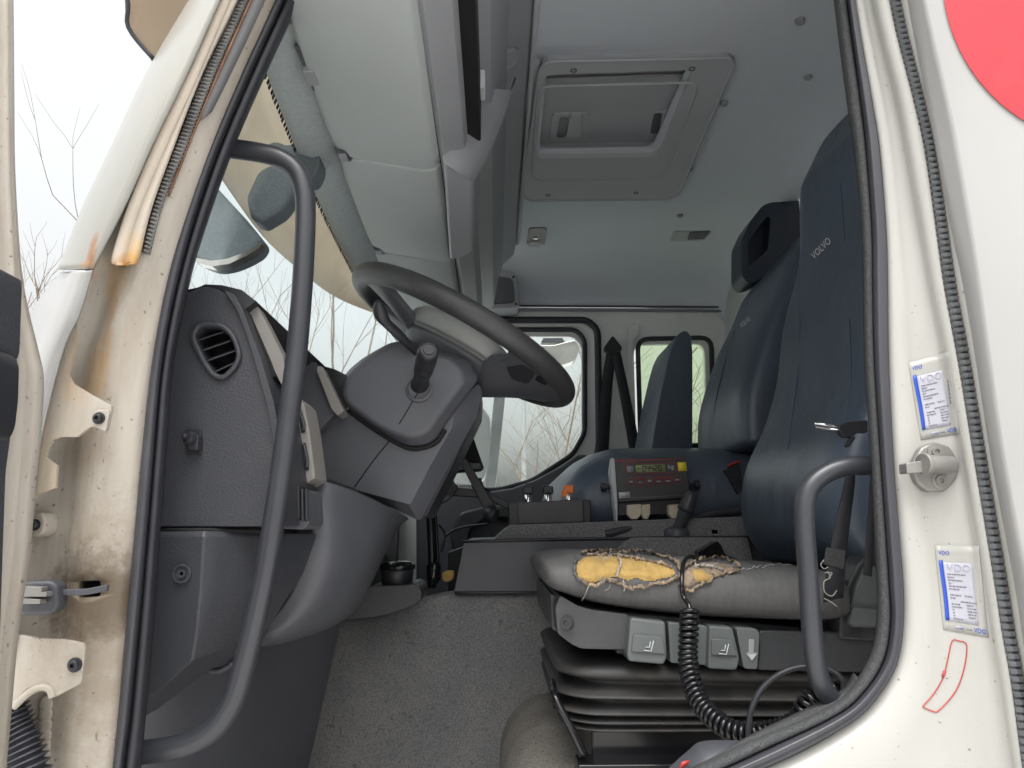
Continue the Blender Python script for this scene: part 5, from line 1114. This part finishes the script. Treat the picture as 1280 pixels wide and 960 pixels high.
prism('arm_joint', rounded([(306, 246), (322, 212), (340, 203), (368, 214), (372, 232), (352, 262), (325, 278), (312, 272)], 8, 4), .36, .05, 'mirror_shell', mi, bevel=.010, seg=3)
prism('arm', rounded([(328, 182), (345, 176), (360, 182), (388, 166), (398, 180), (400, 205), (392, 222), (370, 226), (345, 210)], 6), .41, .05, 'mirror_shell', mi, bevel=.008)
fm = thing('passenger_mirror', 'exterior mirror seen through the passenger window', 'mirror', P(700, 440, 2.4))
prism('housing', rounded([(655, 430), (690, 432), (705, 428), (724, 424), (726, 432), (720, 450), (704, 456), (680, 454)], 4), 2.42, .08, 'mirror_face', fm, bevel=.012, seg=3)
prism('bracket', rounded([(681, 408), (702, 408), (702, 420), (706, 428), (676, 428), (681, 420)], 2), 2.44, .05, 'black_plastic', fm, bevel=.006)
ar = thing('mirror_arm', 'pale grey mirror arm outside the passenger window', 'mirror arm', P(620, 615, 2.35))
prism('bar', [(618, 490), (632, 492), (625, 560), (618, 625), (604, 625), (612, 550)], 2.30, .05, 'pole_grey', ar, bevel=.006)
prism('shell', rounded([(560, 500), (600, 505), (613, 520), (614, 560), (606, 600), (560, 620)], 10), 2.36, .12, 'white_paint', ar, bevel=.02, seg=3)

def tree(base, h, spread, seed, lab, name='bare_tree', lean=(0, 0), depth=4):
    rnd = random.Random(seed); tr_, tw = [], []
    def grow(p, d, L, r, lev):
        pts = [p.copy()]; q = p.copy(); dd_ = d.copy()
        for s_ in range(4):
            dd_ = (dd_ + Vector((rnd.uniform(-1, 1), rnd.uniform(-1, 1), rnd.uniform(-.5, .9))) * .13).normalized(); q = q + dd_ * L / 4; pts.append(q.copy())
        (tr_ if lev == 0 else tw).append(tube_vf(pts, lambda t: r * (1 - .45 * t), 6 if lev < 2 else 4))
        if lev < depth:
            for c in range(3 if lev else 5):
                i = rnd.randint(2 if lev == 0 else 1, 4); a = rnd.uniform(0, 6.28); nd = (dd_ + Vector((math.cos(a), math.sin(a), rnd.uniform(0, .5))) * spread).normalized()
                grow(pts[i], nd, L * rnd.uniform(.5, .75), r * .5, lev + 1)
    t_ = thing(name, lab, 'tree', base, 'bare trees around the truck')
    grow(Vector(base), Vector((lean[0], lean[1], 1)).normalized(), h * .42, h * .0055, 0)
    vs, fs = join(tr_); mk('trunk', vs, fs, 'bark', t_); vs, fs = join(tw); mk('crown', vs, fs, 'bark', t_, fix=False)
def gp(px, d): # ground point under a bearing
    r = ray(px, 660); return (CAM.x + r.x * d / r.y, CAM.y + d, 0)
tree(gp(70, 9), 6.6, .5, 3, 'bare thin tree seen between the open door and the pillar')
tree(gp(430, 10), 7.6, .6, 11, 'bare shrub-like tree seen through the windscreen')
tree(gp(330, 9), 6.4, .6, 31, 'bare tree seen through the windscreen beside the front mirror')
tree(gp(690, 9.5), 5.4, 1.0, 5, 'bare branching tree behind the passenger window')
tree(gp(740, 13), 6.5, 1.0, 17, 'taller bare tree farther behind the passenger window')
tree(gp(850, 11), 7.5, .9, 23, 'bare tree behind the tinted quarter window')
ms_ = thing('lamp_mast', 'thin grey lamp mast behind the passenger window', 'mast', gp(655, 16))
b0 = Vector(gp(655, 16)); cyl('shaft', b0, b0 + Vector((0, 0, 8.0)), .06, 'pole_grey', ms_, seg=12, r2=.045)
tube('arm', [b0 + Vector((0, 0, 7.9)), b0 + Vector((.1, 0, 8.1)), b0 + Vector((.6, 0, 8.2)), b0 + Vector((1.1, 0, 8.2))], .03, 'pole_grey', ms_, k=4, seg=8)
box('lantern', b0 + Vector((1.0, -.08, 8.13)), b0 + Vector((1.5, .08, 8.23)), 'pole_grey', ms_, bevel=.03)
